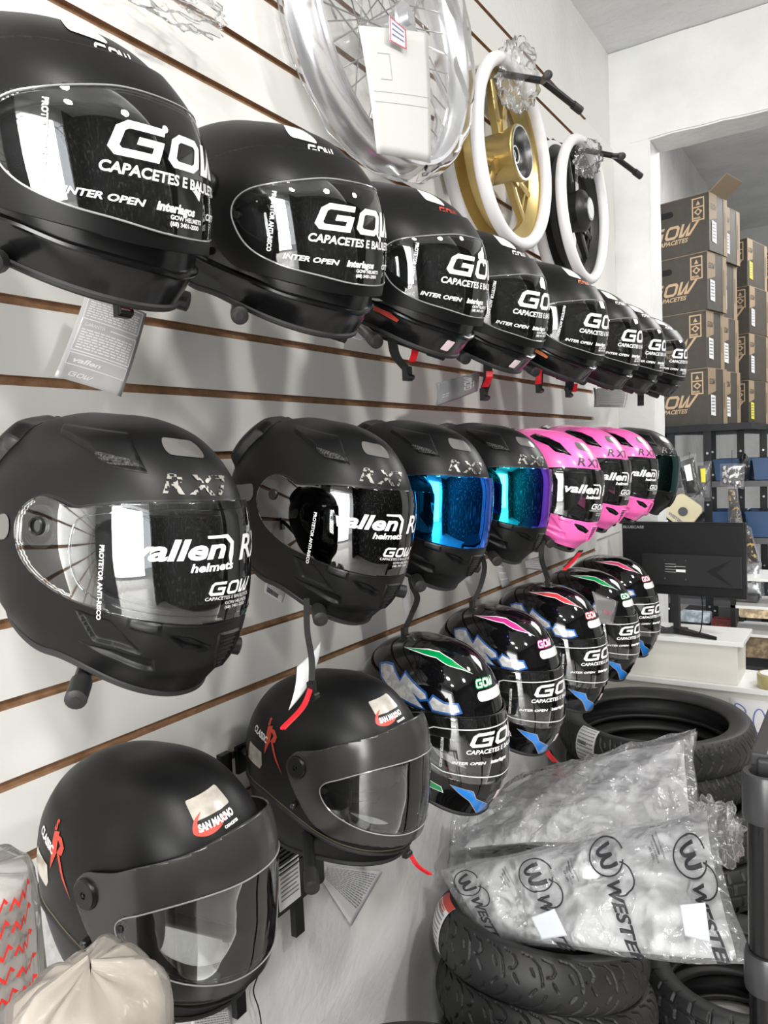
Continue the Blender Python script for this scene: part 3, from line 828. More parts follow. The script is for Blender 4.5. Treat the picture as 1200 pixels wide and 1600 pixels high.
slab('wall_left', (-.14, -2.4, 0), (-.012, 3.2, 3.07), M_PLASTERLOW)
slab('ceiling', (-.5, -2.5, 3.07), (4.2, 3.37, 3.2), M_CEIL)
M_DKW = mat('blotchy dark wall for reflections', (.012, .012, .013), .5, mottle=(8, (.30, .28, .26), .56, .66))  # blotchy dark colour, put on unseen walls for the visors to reflect
slab('wall_front', (-.5, -2.5, 0), (.55, -2.4, 3.2), mat('dark grey front wall', (.10, .10, .105), .5))  # unseen plain wall, coloured dark so the visors reflect dark here
slab('wall_front_side', (2.35, -2.5, 0), (3.1, -2.4, 3.2), M_DKW)  # added plain wall out of view, darkening the visor reflections beside the opening
slab('trim_1', (.55, -2.5, 2.62), (2.35, -2.4, 3.2), M_PLASTER)            # lintel over the shop front
slab('wall_right', (3.0, -2.4, 0), (3.1, 3.2, 3.07), mat('blotchy dark wall for reflections', (.012, .012, .013), .5, mottle=(8, (.30, .28, .26), .56, .66)))  # unseen plain wall; dark blotches stand in for stocked shelves in visor reflections
slab('wall_right_back', (3.6, 3.37, 0), (3.7, 9.0, 3.8), M_PLASTER)
# beam and pier where the shop opens into the back room
def rough_block(name, lo, hi, m, seed=0, amp=.004):
    """plastered masonry with slightly wavy faces and worn edges"""
    bm = bmesh.new(); bmesh.ops.create_cube(bm, size=1)
    lo, hi = Vector(lo), Vector(hi); c = (lo+hi)/2; d = hi-lo
    for v in bm.verts: v.co = Vector((v.co.x*d.x, v.co.y*d.y, v.co.z*d.z)) + c
    for ax in range(3):
        n = max(1, int(d[ax]/.045))
        for k in range(1, n):
            co = [0, 0, 0]; no = [0, 0, 0]; co[ax] = lo[ax]+d[ax]*k/n; no[ax] = 1
            bmesh.ops.bisect_plane(bm, geom=bm.verts[:]+bm.edges[:]+bm.faces[:], plane_co=co, plane_no=no, dist=1e-6)
    bmesh.ops.bevel(bm, geom=[e for e in bm.edges if len(e.link_faces) == 2 and e.calc_face_angle(0) > 1], offset=.006, segments=2, affect='EDGES')
    from mathutils import noise
    for v in bm.verts:
        v.co += noise.noise_vector(v.co*9 + Vector((seed, 0, 0)))*amp + noise.noise_vector(v.co*40)*amp*.35
    me = bpy.data.meshes.new(name); bm.to_mesh(me); bm.free(); me.materials.append(m)
    me.polygons.foreach_set('use_smooth', [True]*len(me.polygons)); me.set_sharp_from_angle(angle=R(50))
    return struct(link(bpy.data.objects.new(name, me)))
rough_block('wall_pier', (-.14, 3.2, 0), (.142, 3.37, 2.72), M_PLASTER, 3)
rough_block('ceiling_beam', (-.14, 3.2, 2.70), (4.0, 3.37, 3.072), M_PLASTER, 7, .006)
# back room
slab('wall_left_back', (-.45, 3.37, 0), (-.33, 9.0, 3.9), M_CEIL)
slab('wall_back', (-.45, 9.0, 0), (3.7, 9.1, 3.9), M_CEIL)
slab('ceiling_back', (-.45, 3.37, 3.72), (3.7, 9.1, 3.85), M_CEIL)
slab('wall_over_beam', (-.45, 3.25, 3.2), (3.7, 3.37, 3.72), M_CEIL)
# outside the shop front: pavement, arched tent with ribs over it
slab('pavement', (-2, -9, -.12), (9, -4.5, -.02), mat('concrete pavement', (.45, .44, .42), .7))
b = MB(); P = []; F = []
for k in range(15):
    a = PI*k/14; P += [(3.4-3.6*math.cos(a), -2.6, 2.0+1.9*math.sin(a)), (3.4-3.6*math.cos(a), -8.6, 2.0+1.9*math.sin(a))]
for k in range(14): F.append((2*k, 2*k+1, 2*k+3, 2*k+2))
b.add(P, F); tent = b.build('tent_canopy', clear_mat('white tent cloth', (1, 1, 1), 0, .5, 1.01, haze=.55), smooth=True)
tent['kind'] = 'structure'
b = MB()
for y in (-2.7, -3.9, -5.1, -6.3, -7.5):
    b.tube([(3.4-3.6*math.cos(PI*k/14), y, 1.97+1.9*math.sin(PI*k/14)) for k in range(15)], .03, 6)
for k in (2, 5, 9, 12):
    a = PI*k/14; b.cyl((3.4-3.6*math.cos(a), -2.6, 1.97+1.9*math.sin(a)), (3.4-3.6*math.cos(a), -8.6, 1.97+1.9*math.sin(a)), .02, n=6)
struct(b.build('tent_frame', mat('grey painted steel', (.25, .25, .25), .5)))

# wall panel with horizontal grooves
GZ = [1.027+.0981*k for k in range(18)]
ZT = 2.705
sp = empty('slatwall_panel', (0, .4, .95))
tag(sp, 'white grooved display panel with brown groove edges covering the left wall', 'wall panel')
b = MB(); b.box((-.0105, -.0, 1.4-.515), (.001, 4.96, ZT-.95-.004))
b = MB(); b.box((-.0095, -.07, (.95+ZT)/2-.95), (.003, 5.06-.001, ZT-.95-.004)); b.build('backing_board', M_MDF, sp, smooth=False)
ed = [.955]+GZ+[ZT+.005]
b = MB()
for lo, hi in zip(ed[:-1], ed[1:]):
    lo += .0062; hi -= .0062
    y0, y1 = -2.6, 2.46
    zl, zh = lo-.95, hi-.95
    b.add([(0, y0, zl), (0, y1, zl), (0, y1, zh), (0, y0, zh)], [(0, 1, 2, 3)])
for lo, hi in zip(ed[:-1], ed[1:]):
    lo += .0062; hi -= .0062
    y0, y1 = -2.6, 2.46; zl, zh = lo-.95, hi-.95; q = -.0075
    b.mi = 1; b.add([(0, y0, zl), (0, y1, zl), (q, y1, zl-.001), (q, y0, zl-.001)], [(0, 3, 2, 1)])
    b.add([(0, y0, zh), (0, y1, zh), (q, y1, zh+.001), (q, y0, zh+.001)], [(0, 1, 2, 3)])
    b.add([(0, y1, zl), (q, y1, zl), (q, y1, zh), (0, y1, zh)], [(0, 1, 2, 3)])
b.build('slats', [M_SLAT, M_MDF], sp, smooth=False)
b = MB(); b.box((-.006, 2.46+.17, (ZT-.95)/2+.10), (.010, .335, ZT-.95-.22)); b.build('end_board', M_SLAT, sp, smooth=False)

# ------------------------------------------------------------------ helmets on the wall and the hooks that carry them
def place(o, x, y, z, yaw, pitch, roll):
    o.rotation_mode = 'QUATERNION'
    q = Matrix.Rotation(R(yaw-90), 4, 'Z') @ Matrix.Rotation(R(pitch), 4, 'X') @ Matrix.Rotation(R(roll), 4, 'Y')
    o.rotation_quaternion = q.to_quaternion(); o.location = (x, y, z); return o
M_HOOK = mat('black painted steel tube', (.012, .012, .0125), .36)
M_CAP = mat('black rubber cap', (.018, .018, .018), .5)
def wall_hook(label, y0, zw, X=.17, tipX=.27, tipz=None, half=.105, r=.0085, dy=0.0):
    """arm from a groove, forking into two capped prongs"""
    tipz = zw-.035 if tipz is None else tipz
    jz = zw+(tipz-zw)*.65
    h = empty('wall_hook', (0, y0, zw)); tag(h, label, 'hook', 'forked wall hooks')
    b = MB(); b.box((.004, 0, -.010), (.007, .030, .045)); b.build('mounting_plate', M_HOOK, h, smooth=False)
    b = MB(); b.cyl((.004, 0, 0), (X, dy, jz-zw), r, n=14); b.build('arm', M_HOOK, h)
    for s in (-1, 1):
        a = Vector((X, dy, jz-zw)); e = Vector((tipX, dy+s*half, tipz-zw)); d = (e-a).normalized()
        b = MB(); b.tube([a - d*.002, a+d*.02, e], r, 12); pr = b.build('prong', M_HOOK, h)
        b = MB(); b.cyl(e-d*.028, e+d*.002, r*1.22, n=16); b.cyl(e+d*.002, e+d*.0035, r*1.22, r*.9, n=16); b.cyl(e+d*.0034, e+d*.0042, r*.5, n=12)
        b.build('end_cap', M_CAP, pr)
    return h
RED = M_REDP
# top row: flip-up helmets seen from below
topA = [  # x y z yaw pitch roll, accent (stripe, logo), label
 (.216, .466, 1.801, 12.0, -16.0, 7.5, None, 'matte black helmet with big clear visor, nearest and largest of the top row'),
 (.226, .772, 1.809, .5, -18.2, 7.5, None, 'plain matte black helmet second in the top row, right of the nearest one'),
 (.231, 1.060, 1.812, 4.0, -19.3, 6.0, (M_REDP, M_REDP), 'black helmet with red stripes, third in the top row below the chrome wheel'),
 (.221, 1.352, 1.812, 3.0, -20.8, 6.0, None, 'black helmet fourth in the top row, just below the gold wheel'),
 (.233, 1.688, 1.812, .5, -19.9, 5.0, (M_ORANGE, M_ORANGE), 'black helmet with orange chin stripe in the top row, below the gold and black wheels'),
 (.225, 2.010, 1.812, -1.2, -18.4, 5.0, (M_BLUEP, M_WHITE), 'black helmet with small blue chin stripe, third from the far end of the top row'),
 (.226, 2.262, 1.812, 0., -17.3, 5.0, None, 'black helmet second from the far end of the top row'),
 (.221, 2.581, 1.814, -1.0, -16.2, 5.0, None, 'black helmet at the far right end of the top row, against the boxes')]
cache = {}
SEQ = {}
def get(key, fn):
    """first call builds the helmet, later calls copy it with all its parts"""
    if key not in cache: cache[key] = fn(); return cache[key]
    return copy_tree(cache[key])
for i, (x, y, z, yw, p, r, acc, lb) in enumerate(topA):
    h = get(('a', acc[0].name if acc else ''), lambda: classic_helmet('motorcycle_helmet', 'a', acc))
    place(h, x, y, z, yw, p, r); tag(h, lb, 'helmet', 'black flip-up helmets in the top row')
    if i in (2, 3): decal('price_sticker', Surf(**SURF_A), [(poly2d(rrect(.014, .016, .002)), R(12), -.098, R(-8), mat('pale pink sticker', (.85, .68, .72), .5))], h, .0009)
    wall_hook('black forked hook under the ' + lb.split(',')[0].replace('matte ', '').replace('plain ', '') + (' of the top row' if 'top row' not in lb.split(',')[0] else ''), y+.005, 1.808, .17, .27 if i else .285, 1.672, .105)
# middle row: full-face helmets
rowB = [
 (.204, .530, 1.434, 8.7, -6.9, -2.2, 'black', 'clear', 'large matte black full-face helmet with clear printed visor, nearest in the middle row'),
 (.192, .905, 1.436, -3.5, -11.6, -5.0, 'black', 'smoke', 'matte black full-face helmet with dark printed visor, second in the middle row'),
 (.191, 1.174, 1.438, -5.9, -10.1, -4.1, 'black', 'blue', 'matte black helmet with mirrored blue visor'),
 (.183, 1.477, 1.439, -4.3, -8.9, -4.1, 'black', 'purple', 'matte black helmet with mirrored visor fading from blue to purple'),
 (.200, 1.773, 1.429, -3.2, -10.6, -3.9, 'pink', 'clear', 'pink helmet with black vents, nearest of the three pink ones'),
 (.187, 2.067, 1.442, -5.3, -9.1, -4.0, 'pink', 'clear', 'pink helmet in the middle of the three pink ones'),
 (.190, 2.357, 1.440, -4.4, -9.6, -4.0, 'pink', 'clear', 'pink helmet farthest of the three, beside the last black helmet'),
 (.194, 2.640, 1.441, -5.0, -9.4, -4.1, 'black', 'green', 'black helmet with dark green visor at the far end of the middle row')]
hookB = ['nearest helmet of the middle row', 'dark-visored second helmet of the middle row', 'blue-visored helmet', 'purple-visored helmet', 'nearest pink helmet', 'middle pink helmet', 'farthest pink helmet', 'green-visored helmet']
for i, (x, y, z, yw, p, r, paint, vis, lb) in enumerate(rowB):
    h = get(('b', paint, vis), lambda: rx_helmet('motorcycle_helmet', paint, vis))
    place(h, x, y, z, yw, p, r); tag(h, lb, 'helmet', 'pink full-face helmets' if paint == 'pink' else 'matte black full-face helmets')
    wall_hook('black forked hook under the ' + hookB[i], y+.01, 1.415, .16, .26, 1.290, .108)
# lower row: two grey-masked helmets, then the gloss ones with zigzags
G_ = mat('green print', (.0, .30, .075), .25, coat=1); P_ = mat('magenta print', (.60, .035, .26), .25, coat=1); R_ = mat('coral red print', (.72, .05, .07), .25, coat=1); K_ = mat('rose print', (.62, .05, .16), .25, coat=1)
rowC = [
 (.181, .572, 1.045, 2.4, 2.6, .4, None, 'matte black helmet with grey flip mask, bottom left beside the wrapped bags'),
 (.178, .929, 1.041, -.3, 3.9, -2.6, None, 'matte black helmet with grey flip mask, with a tag hanging over its crown'),
 (.161, 1.261, 1.022, -8.6, -5.4, -.9, G_, 'gloss black helmet with green crown flash and framed visor print, nearest of the zigzag helmets'),
 (.158, 1.574, 1.020, -9.1, -4.7, -.9, P_, 'gloss black zigzag helmet with magenta crown flash'),
 (.162, 1.878, 1.021, -7.8, -4.5, -.9, R_, 'gloss black zigzag helmet with coral red crown flash'),
 (.158, 2.205, 1.013, -8.7, -5.1, -1.1, G_, 'gloss black zigzag helmet with green flash, behind the clear card'),
 (.158, 2.455, 1.020, -10.2, -3.6, -.9, K_, 'gloss black helmet with rose flash at the far end of the lower row')]
hookC = ['bottom left grey-masked helmet', 'second grey-masked helmet, its prong pointing down', 'nearest green zigzag helmet', 'magenta zigzag helmet', 'coral red zigzag helmet', 'farther green zigzag helmet', 'last helmet of the lower row']
for i, (x, y, z, yw, p, r, col, lb) in enumerate(rowC):
    if col is None: h = get(('c',), lambda: classic_helmet('motorcycle_helmet', 'sm'))
    else: h = get(('d', col.name), lambda: race_helmet('motorcycle_helmet', col))
    place(h, x, y, z, yw, p, r); tag(h, lb, 'helmet', 'grey-masked helmets' if col is None else 'gloss zigzag helmets')
    if i < 2: wall_hook('black forked hook under the ' + hookC[i], y-(.02 if i else 0), 1.027, .13, .265, .945, .155 if i else .06)
    else: wall_hook('black forked hook under the ' + hookC[i], y, 1.027, .12, .20, .945, .06)

# ------------------------------------------------------------------ wheels on the wall
M_GOLD = mat('satin gold paint', (.56, .43, .18), .32, metal=.8, bump=(300, .08, .0005))
M_BLKALLOY = mat('matt black paint', (.013, .013, .013), .42)
M_FOAMW = mat('white packing foam', (.80, .79, .80), .55, bump=(40, .15, .004))
M_CHROME = mat('brushed aluminium', (.80, .81, .83), .24, metal=.85)
M_WRAP = clear_mat('crumpled clear film', (.985, .985, .99), .01, .10, 1.25, bump=(9, .3, .02), haze=.10, hazecol=(.95, .95, .96))
M_BAG = clear_mat('clear plastic bag', (.97, .975, .98), .02, .07, 1.5, bump=(17, .8, .03), haze=.15, hazecol=(.92, .93, .95))
def crumple(name, c, d, m, parent, seed=0, amp=.25, nu=60, nv=40, rot=None):
    """loose bunch of film: a ball with sharp folded creases"""
    from mathutils import noise
    P = []; F = []
    for i in range(nv+1):
        th = PI*i/nv
        for j in range(nu):
            ph = 2*PI*j/nu; n = Vector((math.sin(th)*math.cos(ph), math.sin(th)*math.sin(ph), math.cos(th)))
            k = 1 + amp*(1-2*abs(noise.noise(n*1.6+Vector((seed, 0, 0))))) - amp*.7 + amp*.8*abs(noise.noise(n*3.2+Vector((0, seed, 0))))
            p = Vector((n.x*d[0]*k, n.y*d[1]*k, n.z*d[2]*k))
            P.append((rot @ p if rot else p)+Vector(c))
    for i in range(nv):
        for j in range(nu): F.append((i*nu+j, (i+1)*nu+j, (i+1)*nu+(j+1) % nu, i*nu+(j+1) % nu))
    return mk(name, P, F, m, parent, None, True, weld=1e-5)
def sheet_patch(name, fn, nu, nv, m, parent, thick=0.0):
    P = [fn(i/nu, j/nv) for i in range(nu+1) for j in range(nv+1)]
    F = [(i*(nv+1)+j, (i+1)*(nv+1)+j, (i+1)*(nv+1)+j+1, i*(nv+1)+j+1) for i in range(nu) for j in range(nv)]
    o = mk(name, P, F, m, parent)
    if thick: s = o.modifiers.new('thickness', 'SOLIDIFY'); s.thickness = thick; s.offset = 0
    return o
def alloy_wheel(label, c, Ro, col, hubcol, yaw=0, gold=True):
    W = .031
    w = empty('alloy_wheel', c, (0, 0, R(yaw))); tag(w, label, 'wheel', 'alloy wheels hung on the wall')
    b = MB()                                         # rim barrel, axis x
    prof = [(Ro-.012, -W), (Ro-.003, -W), (Ro-.002, -W+.006), (Ro-.012, -W+.010), (Ro-.020, -W+.015), (Ro-.034, -.010), (Ro-.034, .010), (Ro-.020, W-.015), (Ro-.012, W-.010), (Ro-.002, W-.006), (Ro-.003, W), (Ro-.012, W), (Ro-.020, W-.006), (Ro-.034, W-.015), (Ro-.043, .007), (Ro-.043, -.007), (Ro-.034, -W+.015), (Ro-.020, -W+.006)]
    b.lathe(prof, 96, 'x', closed=True); b.build('rim', col, w, sharp=40)
    b = MB()
    hp = [(0.001, -.045), (.055, -.045), (.060, -.038), (.062, .03), (.068, .045), (.070, .060), (.066, .062), (.062, .060), (.060, .035), (.030, .033), (.001, .033)]
    if not gold: hp = [(0.001, -.045), (.050, -.045), (.058, -.03), (.062, .02), (.066, .035), (.060, .045), (.045, .052), (.035, .062), (.001, .062)]
    b.lathe(hp, 48, 'x'); b.build('hub', col, w, sharp=40)
    if gold:
        b = MB(); b.lathe([(.0665, .056), (.0665, .0655), (.062, .066), (.0600, .050), (.0585, .036)], 48, 'x'); b.build('machined_lip', M_STEEL, w)
        b = MB(); b.lathe([(.0585, .036), (.030, .0365), (.024, .040), (.024, .046), (.016, .046), (.016, .040), (.001, .040)], 40, 'x'); b.build('hub_face', M_BLKALLOY, w)
        b = MB(); b.lathe([(.022, .047), (.020, .0475), (.019, .047)], 32, 'x'); b.lathe([(.014, .0412), (.012, .0418), (.010, .0412)], 32, 'x'); b.build('bearing_seal', M_WHITE, w)
    else:
        b = MB(); b.lathe([(.030, .0622), (.029, .0635), (.001, .0638)], 40, 'x'); b.build('hub_label', mat('grey paper', (.45, .46, .47), .5), w)
    for k in range(3):                               # three Y shaped spokes
        a0 = R(92+120*k)
        b = MB()
        for da, r0, r1 in ((-.20, .050, Ro-.040), (.20, .050, Ro-.040)):
            def pt(r, t, x): return (x, r*math.cos(t), r*math.sin(t))
            rad = [r0+(r1-r0)*i/10 for i in range(11)]
            P = []; F = []
            for i, r in enumerate(rad):
                t = a0 + da*(1.15 if i > 3 else .35+.8*i/4) ; wd = .015-.0045*(i/10)
                dt = wd/r; th = .016-.004*i/10
                P += [pt(r, t-dt, -th*.5), pt(r, t-dt, th*.7), pt(r, t-dt*.35, th), pt(r, t+dt*.35, th), pt(r, t+dt, th*.7), pt(r, t+dt, -th*.5)]
            for i in range(10): F += [(6*i+q, 6*i+6+q, 6*i+6+(q+1) % 6, 6*i+(q+1) % 6) for q in range(6)]
            F += [(0, 1, 2, 3, 4, 5), (65, 64, 63, 62, 61, 60)]
            b.add(P, F)
        # web where the pair joins the hub and the cross rib
        b.tube([(.006, (Ro*.72)*math.cos(a0-.21), (Ro*.72)*math.sin(a0-.21)), (.006, (Ro*.72)*math.cos(a0+.21), (Ro*.72)*math.sin(a0+.21))], .004, 6)
        b.box((.012, .075*math.cos(a0), .075*math.sin(a0)), (.018, .03, .03), Matrix.Rotation(a0, 3, 'X'))
        b.build('spoke', col, w, sharp=45)
    for s, dx in ((-1, -.008), (1, .010)):           # foam tubes protecting both edges
        rnd = random.Random(int(Ro*1000)+s); ph = rnd.random()*6
        pts = [(s*(W)+dx+.0015*math.sin(2*t+ph), (Ro-.004+.0015*math.sin(3*t+ph))*math.cos(t), (Ro-.004+.0015*math.sin(3*t+ph))*math.sin(t)) for t in [2*PI*i/90 for i in range(90)]]
        b = MB(); b.tube(pts, .0165, 12, closed=True); b.build('foam_edge_guard', M_FOAMW, w)
    return w
gw = alloy_wheel('gold three-spoke alloy wheel with white foam edges, hung below the ceiling', (.063, 1.912, 2.264), .226, M_GOLD, M_BLKALLOY, 0)
bw = alloy_wheel('black alloy wheel with white foam edges, hung right of the gold wheel', (.063, 2.479, 2.262), .216, M_BLKALLOY, M_BLKALLOY, 0, False)
def film_bunch(label, c, d, seed, parent=None):
    o = crumple('plastic_wrap', (0, 0, 0), d, M_WRAP, None, seed, .5); o.location = c
    return tag(o, label, 'plastic wrap')
film_bunch('clear film bunched over the top of the gold wheel', (.125, 1.900, 2.450), (.045, .060, .075), 3)
film_bunch('clear film bunched over the top of the black wheel', (.120, 2.480, 2.420), (.040, .045, .050), 9)
film_bunch('clear film bag end hanging at the top edge, above the nearest helmet', at(265, -12, x=.07), (.030, .085, .030), 21)
wall_hook('black forked hook sticking out above the gold wheel', 1.89, 2.499, .195, .250, 2.367, .115, dy=.0)
wall_hook('black forked hook sticking out above the black wheel', 2.50, 2.499, .195, .250, 2.370, .105, dy=.0)

# spoked chrome wheel in its clear bag, with the white card
cw = empty('spoked_wheel', (.074, 1.350, 2.345), (0, 0, R(-3)))
tag(cw, 'spoked chrome wheel wrapped in clear plastic, hung at the top of the panel', 'wheel')
Rc = .258
b = MB(); b.lathe([(Rc-.004, -.040), (Rc+.004, -.040), (Rc+.006, -.034), (Rc, -.028), (Rc-.010, -.022), (Rc-.016, 0), (Rc-.010, .022), (Rc, .028), (Rc+.006, .034), (Rc+.004, .040), (Rc-.004, .040), (Rc-.010, .032), (Rc-.022, .014), (Rc-.022, -.014), (Rc-.010, -.032)], 128, 'x', closed=True)
b.build('rim', M_CHROME, cw, sharp=50)
b = MB(); b.lathe([(.001, -.05), (.032, -.05), (.034, -.045), (.022, -.035), (.022, .035), (.034, .045), (.032, .05), (.012, .05), (.012, .06), (.001, .06)], 40, 'x'); b.build('hub', M_CHROME, cw, sharp=40)
for k in range(36):
    a = 2*PI*k/36; s = 1 if k % 2 else -1; q = 1 if (k//2) % 2 else -1; a2 = a + q*R(72)
    b = MB(); b.cyl((s*.04, .030*math.cos(a2), .030*math.sin(a2)), (0, (Rc-.022)*math.cos(a), (Rc-.022)*math.sin(a)), .0016, n=6); b.build('wire_spoke', M_STEEL, cw)
# clear bag around it
def bagfn(sx):
    from mathutils import noise
    def f(u, v):
        a = 2*PI*u; r = .02+(Rc+.008)*v
        n = noise.noise(Vector((math.cos(a)*r*12, math.sin(a)*r*12, sx*3)))
        n2 = 1-2*abs(noise.noise(Vector((math.cos(a)*r*13, math.sin(a)*r*13, sx*7))))
        edge = max(0, (v-.86)/.14)
        x = sx*(.052*(1-edge**2)+.004*n+.004*n2*(.3+.7*v)) + .002
        rr = r + (.008*n+.003*n2)*v
        return (x, rr*math.cos(a)*1.03, rr*math.sin(a))
    return f
for s in (1, -1): sheet_patch('clear_bag', bagfn(s), 160, 40, clear_mat('clear wheel bag film', (.985, .985, .99), .0, .06, 1.09, haze=.05, hazecol=(.95, .95, .96)), cw)
wall_hook('black forked hook carrying the bagged chrome wheel', 1.350, 2.499, .11, .15, 2.47, .05)

# ------------------------------------------------------------------ paper cards, tags and labels
def card(name, label, cat, corners, m, items=(), parent=None, curl=0.0, thick=.0006, group=None):
    """corners: top left, top right, bottom right, bottom left; items: (mesh2d in 0..1 by 0..1 from the lower left, material)"""
    tl, tr, br, bl = [Vector(c) for c in corners]
    n = ((tr-tl).cross(bl-tl)).normalized()
    if n.dot(Vector((.887, 0, 1.5))-tl) < 0: n = -n
    def f(u, v, off=0.0):
        p = (bl*(1-u)+br*u)*(1-v) + (tl*(1-u)+tr*u)*v
        return p + n*(curl*math.sin(PI*u)*.6 + curl*math.sin(PI*v)*.5 + off)
    o = sheet_patch(name, f, 12, 12, m, parent, thick)
    if parent is None: tag(o, label, cat, group)
    V = []; F = []; M = []; mats = []; q = 0
    for m2, mt in items:
        v, fc = cut2d(m2, .12)
        if len(v) == 0: continue
        if mt not in mats: mats.append(mt)
        V += [f(x, y, thick*.5+.0005) for x, y in v]; F += [tuple(i+q for i in g) for g in fc]; M += [mats.index(mt)]*len(fc); q += len(v)
    if V: mk('printed_text', V, F, mats, o, M, False)
    return o
def tline(s, x, y, h, w=None, bold=0.0, sx=.6, shear=0):
    """a line of text in card units: height h, squeezed to width w"""
    v, f = T2(s, size=1, bold=bold, shear=shear)
    v = v.copy(); wd = v[:, 0].max()
    v[:, 0] = x + v[:, 0]*((w/wd) if w else h*sx); v[:, 1] = y + v[:, 1]*h
    return v, f
def rows(n, x, y0, y1, w, h, seed=0):
    """small print as broken word bars"""
    rnd = random.Random(seed); ms = []
    for i in range(n):
        y = y0+(y1-y0)*i/max(1, n-1); p = x
        while p < x+w-.02:
            L = min(rnd.uniform(.03, .10), x+w-p); ms.append(poly2d([(p, y), (p+L, y), (p+L, y+h), (p, y+h)])); p += L+.015
    return join2d(*ms)
M_CARD = mat('silver grey card', (.58, .58, .58), .25, metal=.1, mottle=(9, (.74, .74, .74), .42, .66))
M_PAPER = mat('white paper', (.74, .74, .74), .6)
M_INK = mat('dark print', (.03, .03, .035), .6)
M_INKG = mat('grey print on paper', (.22, .22, .24), .6)
M_CLEARC = clear_mat('clear plastic card', (.80, .81, .82), .10, .08, 1.5, haze=.30)
X = .055
c1 = card('warranty_card', 'large silver warranty card hanging below the nearest top helmet', 'tag', [at(135, 456, X), at(229, 490, X+.01), at(189, 620, X+.01), at(85, 588, X)], M_CARD,
     [(stroke2d([[(.06, .97), (.06, .70), (.94, .70), (.94, .97), (.62, .97)]], .012), M_WHITE), (tline('ADVERTENCIAS', .12, .94, .06, .46), M_WHITE), (rows(7, .10, .73, .90, .80, .014, 1), M_WHITE),
      (stroke2d([[(.06, .64), (.06, .33), (.94, .33), (.94, .64), (.5, .64)]], .012), M_WHITE), (tline('GARANTIA', .12, .62, .06, .30), M_WHITE), (rows(8, .10, .36, .57, .80, .014, 2), M_WHITE),
      (stroke2d([[(.06, .30), (.06, .17), (.94, .17), (.94, .30), 'c']], .010), M_WHITE), (tline('vallen', .12, .205, .075, .42, .03, shear=.3), M_WHITE), (move2d(gow(.2), .14, .05, .05, sx=.085), M_WHITE)], curl=.006)
b = MB(); b.tube([(0, 0, 0), at(150, 452, X+.02)-at(135, 458, X), at(175, 440, .12)-at(135, 458, X)], .0008, 5)
o = b.build('thread', M_BLACKP, None); o.location = 0, 0, 0
bpy.data.objects.remove(o)
X = .09
card('hang_tag', 'grey folded maker tag hanging under the fourth helmet of the top row', 'tag', [at(681, 599, X), at(748, 580, X), at(746, 611, X), at(681, 635, X)], mat('grey card', (.36, .37, .38), .3),
     [(move2d(gow(.24), .78, .24, .2, sx=.16, rot=R(90)), M_WHITE), (rows(2, .1, .3, .4, .15, .03, 3), M_WHITE), (rows(1, .82, .3, .4, .03, .3, 4), M_WHITE)], curl=.006)
card('hang_tag', 'translucent silver tag hanging at the far end of the top row, before the pier', 'tag', [at(927, 606, .08), at(981, 606, .08), at(976, 637, .08), at(928, 636, .08)], M_CLEARC, [(rows(8, .1, .1, .9, .8, .03, 5), M_INKG)], curl=.006)
card('paper_label', 'small white printed label on the wall beside the third top helmet hook', 'label', [at(553, 509, .03), at(583, 517, .03), at(579, 536, .03), at(551, 528, .03)], M_PAPER, [(rows(6, .1, .1, .7, .8, .05, 6), M_INKG)])
card('hang_tag', 'white barcode tag hanging under the dark-visored helmet', 'tag', [at(417, 904, .05), at(446, 928, .05), at(441, 942, .05), at(413, 925, .05)], M_PAPER, [(rows(3, .1, .6, .85, .8, .05, 7), M_INKG), (rows(4, .1, .12, .42, .6, .08, 8), M_INK)])
card('hang_tag', 'silver maker tag hanging between the dark-visored and blue-visored helmets', 'tag', [at(622, 892, .08), at(637, 884, .08), at(643, 968, .08), at(633, 976, .08)], M_CARD, [(move2d(gow(.24), .85, .35, .2, sx=.05, rot=R(88)), M_WHITE)], curl=.004)
card('hang_tag', 'narrow silver tag hanging left of the purple-visored helmet', 'tag', [at(765, 862, .10), at(780, 872, .10), at(797, 912, .10), at(785, 918, .10)], M_CARD, [(rows(4, .1, .2, .8, .8, .05, 10), M_WHITE)], curl=.004)
card('hang_tag', 'translucent tag hanging below the purple-visored helmet, over the zigzag helmets', 'tag', [at(818, 876, .12), at(848, 868, .12), at(850, 893, .12), at(820, 888, .12)], M_CLEARC, [(rows(6, .1, .1, .9, .8, .04, 11), M_INKG)])
card('hang_tag', 'clear grey card standing over the farther green zigzag helmet', 'tag', [at(925, 924, .28), at(966, 940, .28), at(958, 975, .28), at(938, 974, .28)], M_CLEARC, [(move2d(gow(.2), .3, .35, .16, sx=.12), K_)])
card('hang_tag', 'white card hanging over the crown of the second grey-masked helmet', 'tag', [at(464, 1042, .27), at(501, 1003, .27), at(488, 1058, .28), at(451, 1110, .28)], mat('pale grey card', (.56, .57, .58), .3), [(rows(2, .12, .12, .3, .5, .02, 12), M_WHITE)], curl=.008)
card('paper_sheet', 'white instruction sheet taped to the plaster behind the second grey-masked helmet', 'paper', [at(500, 1352, -.008), at(598, 1362, -.008), at(549, 1447, -.006), at(497, 1366, -.008)], M_PAPER, [(rows(15, .10, .25, .92, .82, .018, 13), M_INKG)])
card('paper_sheet', 'printed paper edge showing below the bottom left helmet', 'paper', [at(300, 1585, .0), at(358, 1578, .0), at(366, 1610, .0), at(296, 1625, .0)], M_PAPER, [(rows(9, .08, .1, .95, .84, .04, 14), M_INKG)])
